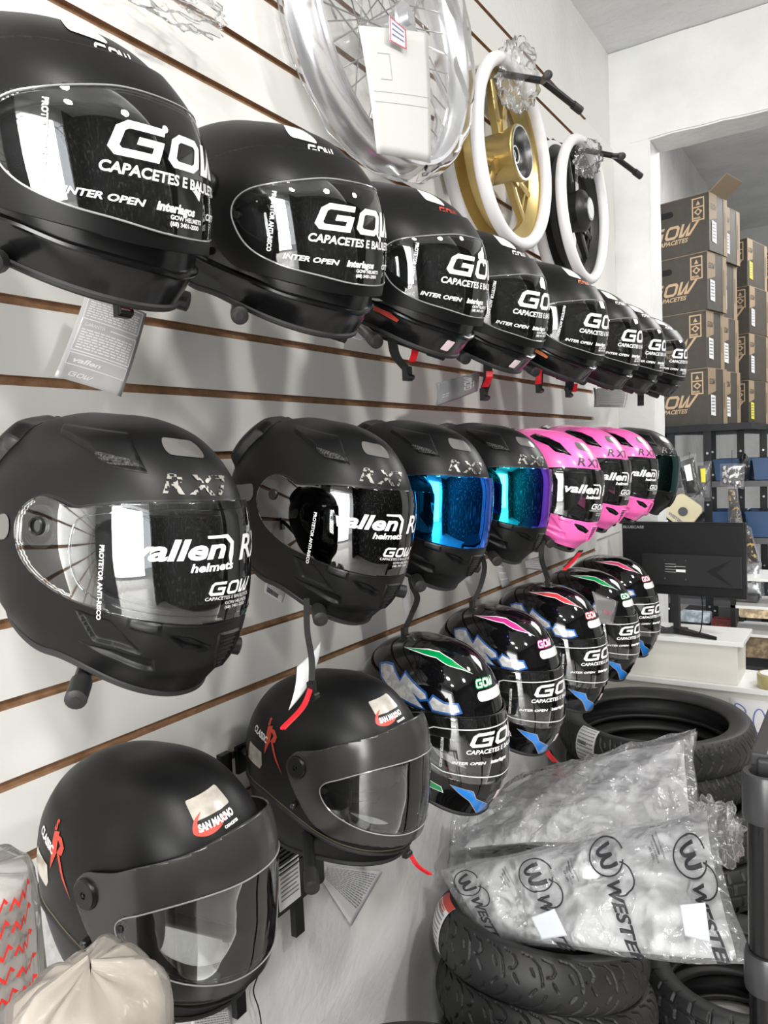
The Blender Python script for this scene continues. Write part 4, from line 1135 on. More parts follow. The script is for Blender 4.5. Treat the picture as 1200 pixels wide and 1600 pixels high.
# loose strap with red ratchet that hangs over the second grey-masked helmet, from the helmet above
def ribbon(name, label, pts, w, m, side=(0, 1, 0), parent=None, group=None, t=.002):
    Q = [Vector(p) for p in catmull(pts, 30)]; s = Vector(side); P = []; F = []
    for i, p in enumerate(Q):
        d = (Q[min(i+1, 29)]-Q[max(i-1, 0)]).normalized(); n = d.cross(s).normalized()*t/2; q = s*w/2
        P += [p-q-n, p+q-n, p+q+n, p-q+n]
    for i in range(29): F += [(4*i+k, 4*i+(k+1) % 4, 4*i+4+(k+1) % 4, 4*i+4+k) for k in range(4)]
    F += [(3, 2, 1, 0), (116, 117, 118, 119)]
    o = mk(name, P, F, m, parent, None, True, sharp=50)
    if parent is None: tag(o, label, 'strap', group)
    return o
def chinstrap(label, pts, w=.014, tongue=None, buckle=True, side=(.85, .5, 0)):
    s = ribbon('chin_strap', label, pts, w, M_STRAP, Vector(side).normalized())
    e = Vector(pts[-1]); 
    if buckle:
        b = MB(); b.box(e-Vector((0, 0, .006)), (.008, w*1.25, .024)); b.cyl(e+Vector((.004, -w*.6, -.012)), e+Vector((.004, w*.6, -.012)), .005, n=12); b.build('buckle', M_BLACKP, s)
    if tongue: ribbon('ratchet_tongue', None, tongue, w*.75, M_REDPL, Vector(side).normalized(), s, t=.003)
    return s
chinstrap('long black strap hanging from the dark-visored helmet onto the next row, with red ratchet', [at(479, 935, .25), at(480, 985, .26), at(487, 1030, .29), at(487, 1072, .30)], .008, [at(486, 1075, .30), at(473, 1105, .31), at(442, 1138, .32)])
chinstrap('black strap with red ratchet below the chin of the second grey-masked helmet', [at(632, 1300, .25), at(634, 1322, .25)], .010, [at(636, 1326, .25), at(652, 1352, .26), at(672, 1366, .27)])
chinstrap('black and red strap under the nearest top helmet', [at(150, 445, .20), at(165, 455, .2), at(190, 470, .2)], .014, [at(190, 452, .21), at(200, 462, .21), at(210, 482, .21)], side=(.8, .6, 0))
chinstrap('black strap with red loop under the third helmet of the top row', [at(612, 525, .22), at(618, 555, .22), at(636, 578, .23)], .016, [at(650, 535, .23), at(648, 552, .23), at(644, 565, .23)])
chinstrap('black strap with red band hanging in front of the grey tag, top row', [at(762, 560, .22), at(762, 590, .22), at(756, 612, .22)], .018, [at(765, 580, .225), at(764, 592, .225), at(758, 604, .225)])
chinstrap('short red strap under the orange-striped top helmet', [at(845, 566, .22), at(843, 580, .22), at(842, 602, .22)], .018, [at(844, 568, .235), at(842, 583, .235), at(841, 600, .235)])
chinstrap('short black strap with red end under the blue-striped top helmet', [at(890, 585, .22), at(890, 600, .22), at(888, 610, .22)], .022, [at(898, 600, .22), at(897, 606, .22), at(896, 612, .22)])
chinstrap('black strap end hanging below the last top helmets, before the pier', [at(1000, 600, .25), at(1001, 618, .25), at(1001, 634, .25)], .020, None, False)
chinstrap('black strap hanging down between the dark-visored and blue-visored helmets', [at(640, 885, .22), at(644, 915, .22), at(652, 935, .22), at(643, 960, .2), at(632, 985, .2)], .010)
chinstrap('black strap dangling from the blue-visored helmet', [at(750, 860, .24), at(757, 885, .24), at(751, 915, .23), at(738, 943, .22)], .010)
chinstrap('black strap dangling from the purple-visored helmet', [at(848, 845, .25), at(846, 872, .25), at(856, 905, .24)], .012)
chinstrap('red strap under the nearest pink helmet', [at(908, 860, .25), at(898, 872, .25), at(884, 886, .25)], .012, [at(906, 864, .26), at(896, 876, .26), at(882, 890, .26)], False)
chinstrap('red strap tip below the magenta zigzag helmet', [at(856, 1172, .16), at(860, 1180, .16)], .018, [at(852, 1170, .165), at(860, 1182, .165), at(868, 1190, .165)], False)
# white card with price label inside the chrome wheel's bag
card('backing_card', 'white cardboard sleeve with a red-edged label on the chrome wheel', 'card', [at(560, 40, .145), at(668, 52, .145), at(673, 255, .140), at(589, 240, .140)], mat('white board', (.72, .71, .69), .5),
     [(stroke2d([[(.05, .42), (.95, .42)], [(.05, .50), (.95, .50)]], .004), mat('crease grey', (.45, .45, .44), .6)), (stroke2d([[(.18, .60), (.34, .60), (.34, .80), (.18, .80)]], .006), mat('crease grey', (.45, .45, .44), .6))], curl=.006)
card('price_label', 'small white label with a red border on the cardboard sleeve', 'label', [at(608, 24, .158), at(634, 47, .158), at(635, 78, .158), at(609, 64, .158)], M_PAPER, [(stroke2d([[(.03, .03), (.97, .03), (.97, .97), (.03, .97), 'c']], .05), mat('pinkish red print', (.65, .08, .16), .5)), (rows(3, .15, .3, .75, .7, .06, 15), mat('blue ballpoint', (.12, .14, .45), .6))])

# ------------------------------------------------------------------ tyres
M_TYRE = mat('tyre rubber', (.013, .013, .0135), .55, bump=(120, .12, .001), mottle=(6, (.022, .0215, .021), .45, .7))
M_TYREIN = mat('tyre inner liner', (.008, .008, .008), .5)
def tile_curve(pat, a, w):
    """distance (in metres) from tread point to the nearest groove of the pattern; a = arc metres, w = across metres"""
    if pat == 'sweep':
        T = .078
        strokes = [[(-.016, .054), (.006, .050), (.022, .036), (.030, .016), (.032, .004)], [(.026, .052), (.046, .046), (.055, .032), (.050, .022), (.040, .020)], [(.006, .030), (.014, .018)], [(.052, .012), (.062, .000)],
                   [(-.004, -.052), (.018, -.046), (.034, -.030), (.040, -.012)], [(.048, -.050), (.064, -.040), (.070, -.024)], [(.010, -.016), (.020, -.004)]]
        wd = .0019
    elif pat == 'fine':
        T = .034; strokes = [[(.0, .052), (.004, .030), (.016, .012), (.020, .004)], [(.0, -.052), (.004, -.032), (.014, -.014), (.018, -.006)], [(.018, .040), (.022, .026)], [(.018, -.042), (.022, -.028)]]; wd = .0022
    elif pat == 'block':
        T = .048; strokes = [[(.0, .060), (.0, .034), (.014, .028), (.014, .008)], [(.024, -.060), (.024, -.034), (.038, -.028), (.038, -.008)], [(.0, .0), (.048, .0)], [(.0, .034), (-.034, .034)], [(.024, -.034), (-.010, -.034)]]; wd = .0042
    else:
        T = .016; strokes = [[(.0, .030), (.004, .016)], [(.008, -.030), (.012, -.016)]]; wd = .0020
    out = np.full(a.shape, 9.0)
    for st in strokes:
        st = np.array(st)
        for (x0, y0), (x1, y1) in zip(st[:-1], st[1:]):
            for k in (-1, 0, 1):
                ax = np.mod(a, T) + k*T; ex, ey = x1-x0, y1-y0
                t = np.clip(((ax-x0)*ex+(w-y0)*ey)/(ex*ex+ey*ey), 0, 1)
                out = np.minimum(out, np.hypot(ax-x0-t*ex, w-y0-t*ey))
    return out, wd
TY = {}
def tyre_mesh(pat, Ro, W, H):
    """axis z; W half width, H section height"""
    key = (pat, Ro, W, H)
    if key in TY: return TY[key]
    n = int(2*PI*Ro/.0021)
    T = dict(sweep=.078, fine=.034, block=.048).get(pat, .016); reps = round(2*PI*Ro/T); sc = reps*T/(2*PI*Ro)
    ws = []; cs = np.linspace(-1.12, 1.12, 60)                 # crown section as an arc
    prof = [(Ro-H, W*.62), (Ro-H+.004, W*.76), (Ro-H*.80, W*.84), (Ro-H*.62, W*.98)]
    pr = [(r, z, 9) for r, z in prof]
    for t in cs[::-1]: pr.append((Ro-H*.48+H*.48*math.cos(t), W*1.02*math.sin(t)/math.sin(1.12)*1.0, t*W*1.05))
    pr += [(r, -z, 9) for r, z in prof[::-1]]
    pr += [(Ro-H+.004, -W*.50, 9), (Ro-H*.6, -W*.80, 9), (Ro-H*.22, -W*.62, 9), (Ro-H*.12, 0, 9), (Ro-H*.22, W*.62, 9), (Ro-H*.6, W*.80, 9), (Ro-H+.004, W*.50, 9)]
    pr = np.array(pr); q = len(pr); A = np.linspace(0, 2*PI, n, endpoint=False)
    r = np.repeat(pr[None, :, 0], n, 0); z = np.repeat(pr[None, :, 1], n, 0); w = np.repeat(pr[None, :, 2], n, 0); a = np.repeat((A*Ro*sc)[:, None], q, 1)
    d, wd = tile_curve(pat, a, w); dep = np.where(w < 8, (1-sstep(wd*.6, wd*1.05, d))*.006, 0)
    nr = np.cos(np.where(w < 8, w/(W*1.05), 0)); nz = np.sin(np.where(w < 8, w/(W*1.05), 0))
    r = r-dep*nr; z = z-dep*nz
    V = np.stack([r*np.cos(A)[:, None], r*np.sin(A)[:, None], z], -1).reshape(-1, 3)
    F = [(i*q+j, ((i+1) % n)*q+j, ((i+1) % n)*q+(j+1) % q, i*q+(j+1) % q) for i in range(n) for j in range(q)]
    me = bpy.data.meshes.new('tyre'); me.from_pydata(V.tolist(), [], F); me.materials.append(M_TYRE)
    me.polygons.foreach_set('use_smooth', [True]*len(me.polygons)); me.update(); TY[key] = me
    return me
def tyre(label, loc, pat, Ro=.29, W=.052, H=.085, tilt=(0, 0), spin=0, lab=None, group=None):
    e = bpy.data.objects.new('motorcycle_tyre', tyre_mesh(pat, Ro, W, H)); link(e)
    e.location = loc; e.rotation_euler = (R(tilt[0]), R(tilt[1]), R(spin)); tag(e, label, 'tyre', group)
    for (a0, span, items) in (lab or []):
        P = []; F = []; k = 14; m_ = 12; N = []
        def f(u, v, off):
            a = R(a0-spin) + span*(u-.5)/Ro; t = (v*1.9-.62)*1.05
            rr = Ro-H*.48+(H*.48+off)*math.cos(t); zz = (W*1.02+off)*math.sin(t)/math.sin(1.12)*1.0
            return (rr*math.cos(a), rr*math.sin(a), zz)
        o = sheet_patch('paper_label', lambda u, v: f(u, v, .0016), 14, 14, M_PAPER, e)
        o['label'] = 'white paper label'
        V = []; F = []; M = []; mats = []; q = 0
        for m2, mt in items:
            v, fc = cut2d(m2, .08)
            if mt not in mats: mats.append(mt)
            V += [f(x, y, .0022) for x, y in v]; F += [tuple(i+q for i in g) for g in fc]; M += [mats.index(mt)]*len(fc); q += len(v)
        mk('printed_text', V, F, mats, o, M, False)
    return e
lt = [(rows(9, .08, .08, .9, .84, .035, 31), M_INKG), (rows(2, .1, .45, .5, .5, .04, 32), M_INK)]
ltr = [(rows(8, .08, .08, .66, .84, .035, 33), M_INKG), (poly2d([(.0, .80), (1, .80), (1, 1), (.0, 1)]), M_REDP), (rows(2, .1, .70, .75, .7, .03, 34), M_REDP)]
# rear stack, in front of the counter
tyre('top tyre of the rear stack, open ring with a white label, before the counter', (.292, 2.46, .604), 'fine', .298, .052, .080, (0, 0), 10, [(-118, .075, lt)])
tyre('second tyre of the rear stack, just under the top ring', (.300, 2.47, .497), 'fine', .285, .052, .080, (0, 0), 40)
tyre('wide tyre with chunky tread, third in the rear stack', (.335, 2.46, .378), 'block', .318, .062, .090, (0, 0), 0)
tyre('chunky tyre fourth in the rear stack', (.340, 2.45, .246), 'block', .320, .062, .090, (0, 0), 20)
tyre('lowest chunky tyre of the rear stack, standing on the floor', (.335, 2.46, .100), 'block', .320, .062, .090, (0, 0), 50)
# front stack, under the printed bags
FX, FY = .255, 1.545
tyre('top tyre of the front stack with red and white label, under the printed bag', (FX, FY, .418), 'sweep', .236, .052, .080, (-14, 3), 0, [(-146, .105, ltr)])
tyre('second tyre of the front stack with the same swept tread', (FX+.012, FY-.01, .306), 'sweep', .240, .050, .080, (-14, 2), 12, None)
tyre('third tyre of the front stack, mostly hidden', (FX-.002, FY+.03, .146), 'sweep', .246, .044, .080, (0, 0), 40)
tyre('lowest tyre of the front stack, on the floor', (FX-.002, FY+.03, .051), 'sweep', .246, .048, .080, (0, 0), 70)
tyre('tyre at the bottom edge of the picture, left of the front stack', (.262, .965, .392), 'rib', .245, .052, .075, (0, 0), 0)
for k in range(3):
    tyre('tyre below the one at the bottom edge of the picture, mostly out of view', (.262, .965, .058+.1115*k), 'rib', .245, .052, .075, (0, 0), 0, None, 'tyres under the bottom edge tyre')
tyre('tyre with a barcode label right of the front stack, in shadow', (.612, 1.955, .058), 'block', .240, .055, .075, (0, 0), 0, [(-92, .06, lt)])

tyre('chunky tyre on the floor right of the front stack, mostly under the printed bag', (.605, 1.960, .175), 'block', .235, .055, .075, (0, 0), 30)

# ------------------------------------------------------------------ plastic bags on the tyres
M_GREYFELT = mat('grey felt sleeve', (.62, .62, .625), .85, bump=(60, .4, .004), mottle=(7, (.72, .72, .72), .35, .65))
M_BAGIN = mat('dark rubber tube', (.03, .03, .03), .5)
from mathutils import noise as NZ
def pillow(name, cs, th, m, parent, seed, wr=.010, nu=90, nv=60, flare=0.0, off=0.0, side=(1, -1), sc=1.0, up=None):
    tl, tr, br, bl = [Vector(c) for c in cs]; ce = (tl+tr+br+bl)/4
    tl, tr, br, bl = [ce+(c-ce)*sc for c in (tl, tr, br, bl)]
    n = ((tr-tl).cross(bl-tl)).normalized()
    if n.dot(Vector((.887, 0, 1.5))-ce) < 0: n = -n
    def f(sg):
        def g(u, v):
            p = (bl*(1-u)+br*u)*(1-v)+(tl*(1-u)+tr*u)*v
            eu = (1-abs(2*u-1)**(3.0))*(1-abs(2*v-1)**(2.6))
            q = p*9+Vector((seed, 0, 0)); w1 = NZ.noise(q); w2 = (1-2*abs(NZ.noise(Vector((p.x*9+p.z*6, p.y*14, p.z*5+seed)))))**3*1.6; w3 = (1-2*abs(NZ.noise(Vector((p.x*14-p.z*16, seed, p.y*8+p.z*12)))))**3*2.2
            t = th*max(eu, 0)**.55
            return p + n*(sg*(t+off) + (wr*w1+wr*.7*w2+wr*.25*w3)*(.3+.7*eu**.3)) + (NZ.noise_vector(p*8)*wr*1.3*(1-eu))
        return g, n, (tl, tr, br, bl)
    for sg in side: sheet_patch(name, f(sg)[0], nu, nv, m, parent)
    return f(1)[0]
def bag(label, cs, th, seed, prints=None, inner=.9, innermat=None, cuff=None):
    ce = sum((Vector(c) for c in cs), Vector())/4
    e = empty('plastic_bag', ce); tag(e, label, 'bag', None); cs = [Vector(c)-ce for c in cs]
    class _: pass
    old = Vector((.887, 0, 1.5)) - ce
    if inner: pillow('grey_contents', cs, th*.85, innermat or M_GREYFELT, e, seed, .006, 60, 40, sc=inner)
    g = pillow('clear_film', cs, th, M_BAG, e, seed+3, .011, 110, 80, off=.004)
    if prints:
        V = []; F = []; q = 0
        for m2 in prints:
            v, fc = cut2d(m2, .03)
            nb = []
            for x, y in v:
                p = Vector(g(min(max(x, .001), .999), min(max(y, .001), .999))); a = Vector(g(min(x+.01, .999), y)); b_ = Vector(g(x, min(y+.01, .999)))
                n = (a-p).cross(b_-p).normalized()
                if n.dot(old) < 0: n = -n
                nb.append(p+n*.002)
            V += nb; F += [tuple(i+q for i in g2) for g2 in fc]; q += len(v)
        mk('printed_lettering', V, F, M_INK, e, None, False)
    return e
def wester(x, y, s, asp):
    """circle with the wavy W mark and the name running down; s in v units, asp = v units per u unit"""
    k = s*asp
    circ = [(math.cos(a), math.sin(a)) for a in np.linspace(.2, 2*PI-.3, 30)]
    wv = catmull([(-.55, .45), (-.52, -.05), (-.38, -.42), (-.12, -.30), (.0, .30), (.12, -.30), (.38, -.42), (.52, -.05), (.55, .50)], 30)
    c2 = [(.5+.8*math.cos(a), -1.15+.8*math.sin(a)) for a in np.linspace(-2.2, 1.3, 16)]
    parts = [stroke2d([circ], .09), move2d(stroke2d([[tuple(p) for p in wv]], .19), 0, 0, 1, rot=R(-78)), stroke2d([c2], .09)]
    t = T2('WESTER', size=1.0, bold=.03, shear=.2, sx=1.0)
    parts.append(move2d(t, -.25, -1.15, 1, rot=R(-86)))
    m = join2d(*parts); v = m[0].copy(); v[:, 0] = x+v[:, 0]*k; v[:, 1] = y+v[:, 1]*s
    return v, m[1]
def small_print(x, y, s, asp, rot=-80):
    t = join2d(move2d(T2('INDUSTRIA BRASILEIRA', size=.7), 0, 0, 1), move2d(T2('westermotobike', size=.8, bold=.02), .5, -1.0, 1), move2d(T2('MADE IN BRASIL', size=.8), 2, -2, 1), move2d(T2('(47) 3371', size=.9, bold=.02), 3, -3, 1))
    t = move2d(t, 0, 0, 1, rot=R(rot)); v = t[0].copy(); v[:, 0] = x+v[:, 0]*s*asp; v[:, 1] = y+v[:, 1]*s
    return v, t[1]
bag('clear bag with grey contents leaning behind the printed one, on the tyre stack', [at(800, 1222, y=1.98), at(1085, 1145, y=1.98), at(1100, 1310, y=1.72), at(700, 1335, x=.045)], .035, 11, inner=.90)
bag('flat clear bag at the wall, behind the printed bag', [at(712, 1255, x=.035), at(850, 1225, y=1.92), at(870, 1390, y=1.78), at(694, 1385, x=.035)], .018, 23, inner=.7)
A_ = .37
bag('clear bag printed with black lettering over grey sleeves, on the front tyre stack', [at(690, 1358, x=.050), at(1118, 1258, y=1.60), at(1168, 1508, y=1.38), at(748, 1474, y=1.42)], .034, 5,
    prints=[wester(.10, .74, .15, A_), wester(.37, .70, .165, A_), wester(.63, .76, .165, A_), wester(.90, .66, .15, A_), small_print(.26, .85, .030, A_), small_print(.50, .80, .030, A_), small_print(.80, .88, .030, A_)], inner=.93)
for lb, c in (('left white paper slip in the printed bag', [(829, 1434), (866, 1420), (886, 1462), (846, 1468)]), ('right white paper slip in the printed bag', [(1062, 1414), (1102, 1410), (1110, 1474), (1070, 1462)])):
    card('paper_slip', lb, 'paper', [at(px, py, y=1.34 if i_ < 4 else 1) for i_, (px, py) in enumerate(c)], mat('bluish white paper', (.66, .69, .73), .5))
o = crumple('film_corner', (0, 0, 0), (.045, .03, .06), M_WRAP, None, 17, .6); o.location = at(1118, 1300, y=1.66); tag(o, 'twisted clear film corner sticking up from the printed bag', 'plastic wrap')

# ------------------------------------------------------------------ counter, monitor and things on it
M_CREAM = mat('cream painted board', (.66, .645, .59), .4, bump=(3, .1, .01))
M_WB = mat('white laminate top', (.74, .74, .72), .3)
ct = empty('shop_counter', (.6, 2.95, 0)); tag(ct, 'cream shop counter with a raised monitor bench, behind the rear tyres', 'counter')
b = MB(); b.box((.05, .115, .305), (1.35, .22, .61)); b.build('front_panel', M_CREAM, ct, smooth=False, bevel=.003)
b = MB(); b.box((.05, .11, .620), (1.37, .25, .020)); b.build('lower_top', M_WB, ct, smooth=False, bevel=.002)
b = MB(); b.box((-.365, .105, .703), (.47, .20, .146)); b.build('raised_box', M_CREAM, ct, smooth=False, bevel=.002)
b = MB(); b.box((-.355, .10, .785), (.495, .24, .018)); b.build('raised_top', M_WB, ct, smooth=False, bevel=.002)
YF = 2.95+.115-.11-.002
card('handwritten_sign', 'white paper sign with blue handwriting on the counter front, lower right', 'sign', [(.44, YF, .585), (.80, YF, .585), (.80, YF, .30), (.44, YF, .30)], M_PAPER,
     [(stroke2d([[tuple(p) for p in catmull([(.05, .55), (.05, .90), (.12, .90), (.15, .82), (.06, .74), (.15, .66), (.14, .57), (.05, .56)], 30)], [(.275+.055*math.cos(a), .73+.16*math.sin(a)) for a in np.linspace(0, 2*PI, 20)], [tuple(p) for p in catmull([(.42, .56), (.44, .86), (.47, .9), (.515, .86), (.52, .60), (.535, .86), (.58, .90), (.61, .84), (.62, .58)], 36)]], .014), mat('blue marker', (.12, .17, .50), .5)),
      (stroke2d([[(.06, .06), (.07, .38), (.20, .38), (.24, .24), (.16, .14), (.10, .16)], [(.32, .12), (.34, .36), (.44, .36), (.44, .12)]], .014), mat('blue marker', (.12, .17, .50), .5))])
mo = empty('monitor', (.277, 2.985, .794), (0, 0, R(-4))); tag(mo, 'black computer monitor seen from the back, on the counter bench', 'monitor')
M_MON = mat('black monitor plastic', (.005, .005, .006), .42, spec=.3); M_MON2 = mat('dark grey monitor panel', (.014, .014, .0145), .5, spec=.3)
b = MB(); b.box((0, .012, .285), (.445, .018, .275)); b.box((0, 0, .285), (.439, .012, .268)); b.build('housing', M_MON, mo, smooth=False, bevel=.003)
b = MB(); b.box((.035, -.010, .245), (.355, .012, .120)); b.build('rear_cover', M_MON2, mo, smooth=False, bevel=.004)
b = MB(); b.box((0, .0225, .285), (.435, .002, .262)); b.build('screen', mat('dark screen', (.01, .01, .012), .1), mo, smooth=False)
b = MB(); b.box((-.020, .002, .095), (.026, .014, .170)); b.build('stand', M_MON2, mo, smooth=False, bevel=.004)
b = MB()
for s in (-1, 1):
    b.prism([(-.030, -.02), (.010, -.02), (.150*1.0, -.055*1.0), (.150, -.046), (.0, .03), (-.03, .03)], .0, .010, lambda x, y, z, s=s: (-.020+s*x, y+.01, z+.002+(.008 if x < .05 else 0)*(z > .005)))
b.build('foot', M_MON2, mo, smooth=False)
for (x, z) in ((-.055, .282), (.020, .282), (-.055, .212), (.020, .212)):
    b = MB(); b.cyl((x, -.0165, z), (x, -.019, z), .0032, n=12); b.build('mounting_screw', M_STEEL, mo)
b = MB(); b.box((.002, -.0168, .243), (.034, .001, .010)); b.build('rating_label', M_PAPER, mo, smooth=False)
def flat_on(parent, name, items, fn, m, label=None):
    V = []; F = []; q = 0
    for v, f in items: V += [fn(x, y) for x, y in v]; F += [tuple(i+q for i in g) for g in f]; q += len(v)
    o = mk(name, V, F, m, parent, None, False)
    if label: o['label'] = label
    return o
flat_on(mo, 'rating_print', [rows(4, -.055, .236, .266, .04, .002, 41), rows(1, -.02, .258, .26, .04, .002, 42)], lambda x, y: (x, -.0168, y), mat('light grey print', (.35, .35, .36), .5))
flat_on(mo, 'maker_name', [move2d(T2('BLUECASE', size=.014, bold=.0004, sx=1.25), -.215, .398, 1)], lambda x, y: (x, -.0068, y), mat('light grey print', (.35, .35, .36), .5), 'pale grey lettering')
flat_on(mo, 'emblem', [poly2d([(.09, .245), (.185, .295), (.135, .250), (.125, .245), (.135, .238), (.185, .190)])], lambda x, y: (x, -.0167, y), M_MON)
b = MB(); b.tube(catmull([(.07, .0, .16), (.075, -.01, .10), (.072, -.025, .03), (.05, -.02, .006), (-.01, .0, .006), (-.09, .02, .02), (-.12, .03, .03)], 30), .0022, 6); b.build('cable', M_BLACKP, mo)
tp = MB(); tp.lathe([(.024, -.024), (.049, -.024), (.050, -.022), (.050, .022), (.049, .024), (.024, .024)], 40, closed=True)
t_ = empty('packing_tape', (.578, 2.985, .6555)); tag(t_, 'roll of yellowish packing tape on the lower counter top', 'tape')
tp.build('tape_roll', mat('yellowish tape', (.42, .36, .16), .25, coat=.5), t_)
tc = MB(); tc.lathe([(.001, .0245), (.040, .0245), (.040, .0252), (.001, .0252)], 32); tc.build('paper_label', M_PAPER, t_)
# ------------------------------------------------------------------ boxes
M_BOX = mat('dark brown printed cardboard', (.046, .038, .029), .6, bump=(40, .1, .003), mottle=(25, (.056, .047, .036), .4, .7))
M_KRAFT = mat('kraft cardboard', (.27, .20, .13), .7, bump=(60, .15, .002))
M_KRAFTD = mat('kraft ink', (.50, .35, .21), .6)
M_HOLE = mat('hole in the box', (.01, .01, .01), .9)
def carton(label, loc, yaw, w=.36, h=.262, d=.30, detail=True, open_=False, sidecol=None, yellow=False, seed=0, group='helmet cartons on the rack'):
    e = empty('helmet_box', loc, (0, 0, R(yaw))); tag(e, label, 'box', group)
    b = MB(); b.box((0, d/2, h/2), (w, d, h)); bx = b.build('carton', M_BOX, e, smooth=False, bevel=.002)
    items = []
    def on_front(m2): return m2, (lambda x, y: (x, -.0015, y))
    V = [gow_m for gow_m in [move2d(gow(.20), -.115*w/.36, .085, .060, rot=0)]]
    flat_on(bx, 'logo', V + [move2d(T2('CAPACETES', size=.027, shear=.3, bold=.0008, sx=1.1), -.08, .060, 1)], lambda x, y: (x, -.0012, y), M_KRAFTD)
    bd = [(-.165+w*.83, .165, .055, .095)]
    x0, z0, bw_, bh = w/2-.075, h-.115, .052, .098
    fr = stroke2d([[(x0, z0), (x0+bw_, z0), (x0+bw_, z0+bh), (x0, z0+bh), 'c']], .006)
    flat_on(bx, 'origin_badge', [fr, stroke2d([[(x0, z0+bh*.60), (x0+bw_, z0+bh*.60)]], .006), poly2d([(x0+.026, z0+.020), (x0+.046, z0+.038), (x0+.026, z0+.054), (x0+.006, z0+.038)]), move2d(T2('BRASIL', size=.012, bold=.0006, sx=.95), x0+.004, z0+.006, 1),
        poly2d([(x0+.016, z0+.068), (x0+.036, z0+.068), (x0+.026, z0+.088)])], lambda x, y: (x, -.0012, y), M_KRAFTD)
    flat_on(bx, 'origin_badge', [poly2d([(x0+.026+.008*math.cos(a), z0+.037+.008*math.sin(a)) for a in np.linspace(0, 2*PI, 16, endpoint=False)])], lambda x, y: (x, -.0018, y), M_BOX)
    if detail:
        b = MB(); b.prism([(p[0], p[1]) for p in rrect(.085, .028, .0135, cx=-.03, cy=h*.77)], 0, .001, lambda x, y, z: (x, -.0018+z, y)); b.build('hand_hole', M_HOLE, bx, smooth=False)
    xs = w/2+.0012                                     # side face (+x)
    flat_on(bx, 'kraft_panel', [poly2d([(.0, h*.52), (.085, h*.60), (.085, h), (.0, h)]), poly2d([(d-.045, 0), (d, 0), (d, h), (d-.045, h)])], lambda x, y: (xs, x, y), sidecol or M_KRAFT)
    flat_on(bx, 'logo', [move2d(gow(.2), .012, h*.72, .026, sx=.017), stroke2d([[(d-.035, .08), (d-.035, .2)], [(d-.026, .08), (d-.026, .2)]], .003)], lambda x, y: (xs+.0006, x, y), M_BOX)
    flat_on(bx, 'barcode_label', [poly2d([(.028, .045), (.078, .04), (.078, .135), (.028, .14)])], lambda x, y: (xs+.001, x, y), M_PAPER if not yellow else mat('yellow label', (.72, .66, .05), .5))
    flat_on(bx, 'barcode_print', [rows(5, .034, .06, .12, .036, .006, seed)], lambda x, y: (xs+.0016, x, y), M_INKG)
    b = MB(); b.box((0, d/2, h+.001), (w+.002, d+.002, .003)); b.build('lid_edge', M_KRAFT, bx, smooth=False)
    if open_:
        b = MB(); b.box((w/2+.038, d*.5, h+.032), (.004, d*.9, .10), Matrix.Rotation(R(52), 3, 'Y')); b.box((-.05, d-.01, h+.01), (.2, .08, .004)); b.build('open_flap', M_KRAFT, bx, smooth=False)
    return e
nm = ['bottom', 'second', 'third', 'topmost']
SZ = 1.593
for k in range(4):
    jx = (0, -.006, .004, .014)[k]
    c = carton('nearest helmet carton on the rack, ' + ('topmost of its stack, with an open flap' if k == 3 else nm[k] + ' from below in its stack'), (.055+jx, 3.90, SZ+.2655*k), -14+(k % 2)*1.5, .36, .262, .21, open_=(k == 3), seed=k)
for k in range(4):
    carton(nm[k].capitalize() + ' carton of the stack right behind the nearest one', (.085+(.006, .0, -.004, .012)[k], 4.16, SZ+.2655*k), -13, .34, .262, .21, detail=False, seed=10+k)
far = [(.11, 4.90, 4, .0), (.22, 5.35, 4, .0), (.33, 5.85, 3, .0), (.45, 6.35, 3, .0)]
wd = ['behind and right of the nearest', 'middle', 'farther right', 'farthest right']
M_BLUEBX = mat('blue printed carton', (.04, .16, .34), .5)
for si, (x, y, n, _) in enumerate(far):
    for k in range(n):
        carton('%s helmet carton in the %s stack on the rack' % (nm[k] if k < n-1 else 'topmost', wd[si]), (x+.004*((k*7) % 3), y, SZ+.2655*k), -12, .34, .262, .32, detail=False, sidecol=M_BLUEBX if (si == 1 and k == n-1) else None, yellow=((k+si) % 3 == 0), seed=20+si*5+k)
# ------------------------------------------------------------------ steel rack
M_POST = mat('dark blue-black steel', (.005, .006, .008), .45, spec=.3); M_SHELF = mat('grey steel shelf', (.09, .09, .095), .45)
rk = empty('steel_rack', (.0, 3.8, 0)); tag(rk, 'dark slotted steel rack in the back room carrying the cartons', 'rack')
def rshelf(z, y0, y1, x0, x1, m=None): 
    b = MB(); b.box(((x0+x1)/2, (y0+y1)/2, z-.016), (x1-x0, y1-y0, .030)); return b.build('shelf', m or M_POST, rk, smooth=False)
rshelf(SZ, .0, .95, -.16, .42); rshelf(SZ, .97, 1.95, -.05, .62); rshelf(SZ, 1.97, 3.0, .15, 1.2)
rshelf(1.31, .45, 1.75, -.20, .75, M_SHELF); rshelf(1.02, .45, 1.75, -.20, .75, M_SHELF); rshelf(.72, .30, 1.75, -.20, .95, M_SHELF); rshelf(1.31, 1.9, 2.9, .2, 1.3, M_SHELF); rshelf(.40, .3, 1.75, -.2, .95, M_SHELF)
for (x, y) in ((.07, .02), (.23, .02), (-.06, .5), (.17, .52), (.30, .55), (.40, .60), (.56, 1.0), (.62, 1.4), (.72, 1.74), (1.0, 1.9), (-.14, .03)):
    b = MB(); zt = SZ-.03; b.box((x, y, zt/2), (.034, .003, zt)); b.box((x-.016, y+.016, zt/2), (.003, .034, zt)); b.build('post', M_POST, rk, smooth=False)
    b = MB(); [b.cyl((x, y-.0018, z), (x, y-.004, z), .006, n=8) for z in np.arange(.5, SZ-.04, .12)]; b.build('bolt_heads', M_STEEL, rk)
M_BIN = mat('blue plastic bin', (.012, .06, .16), .4)
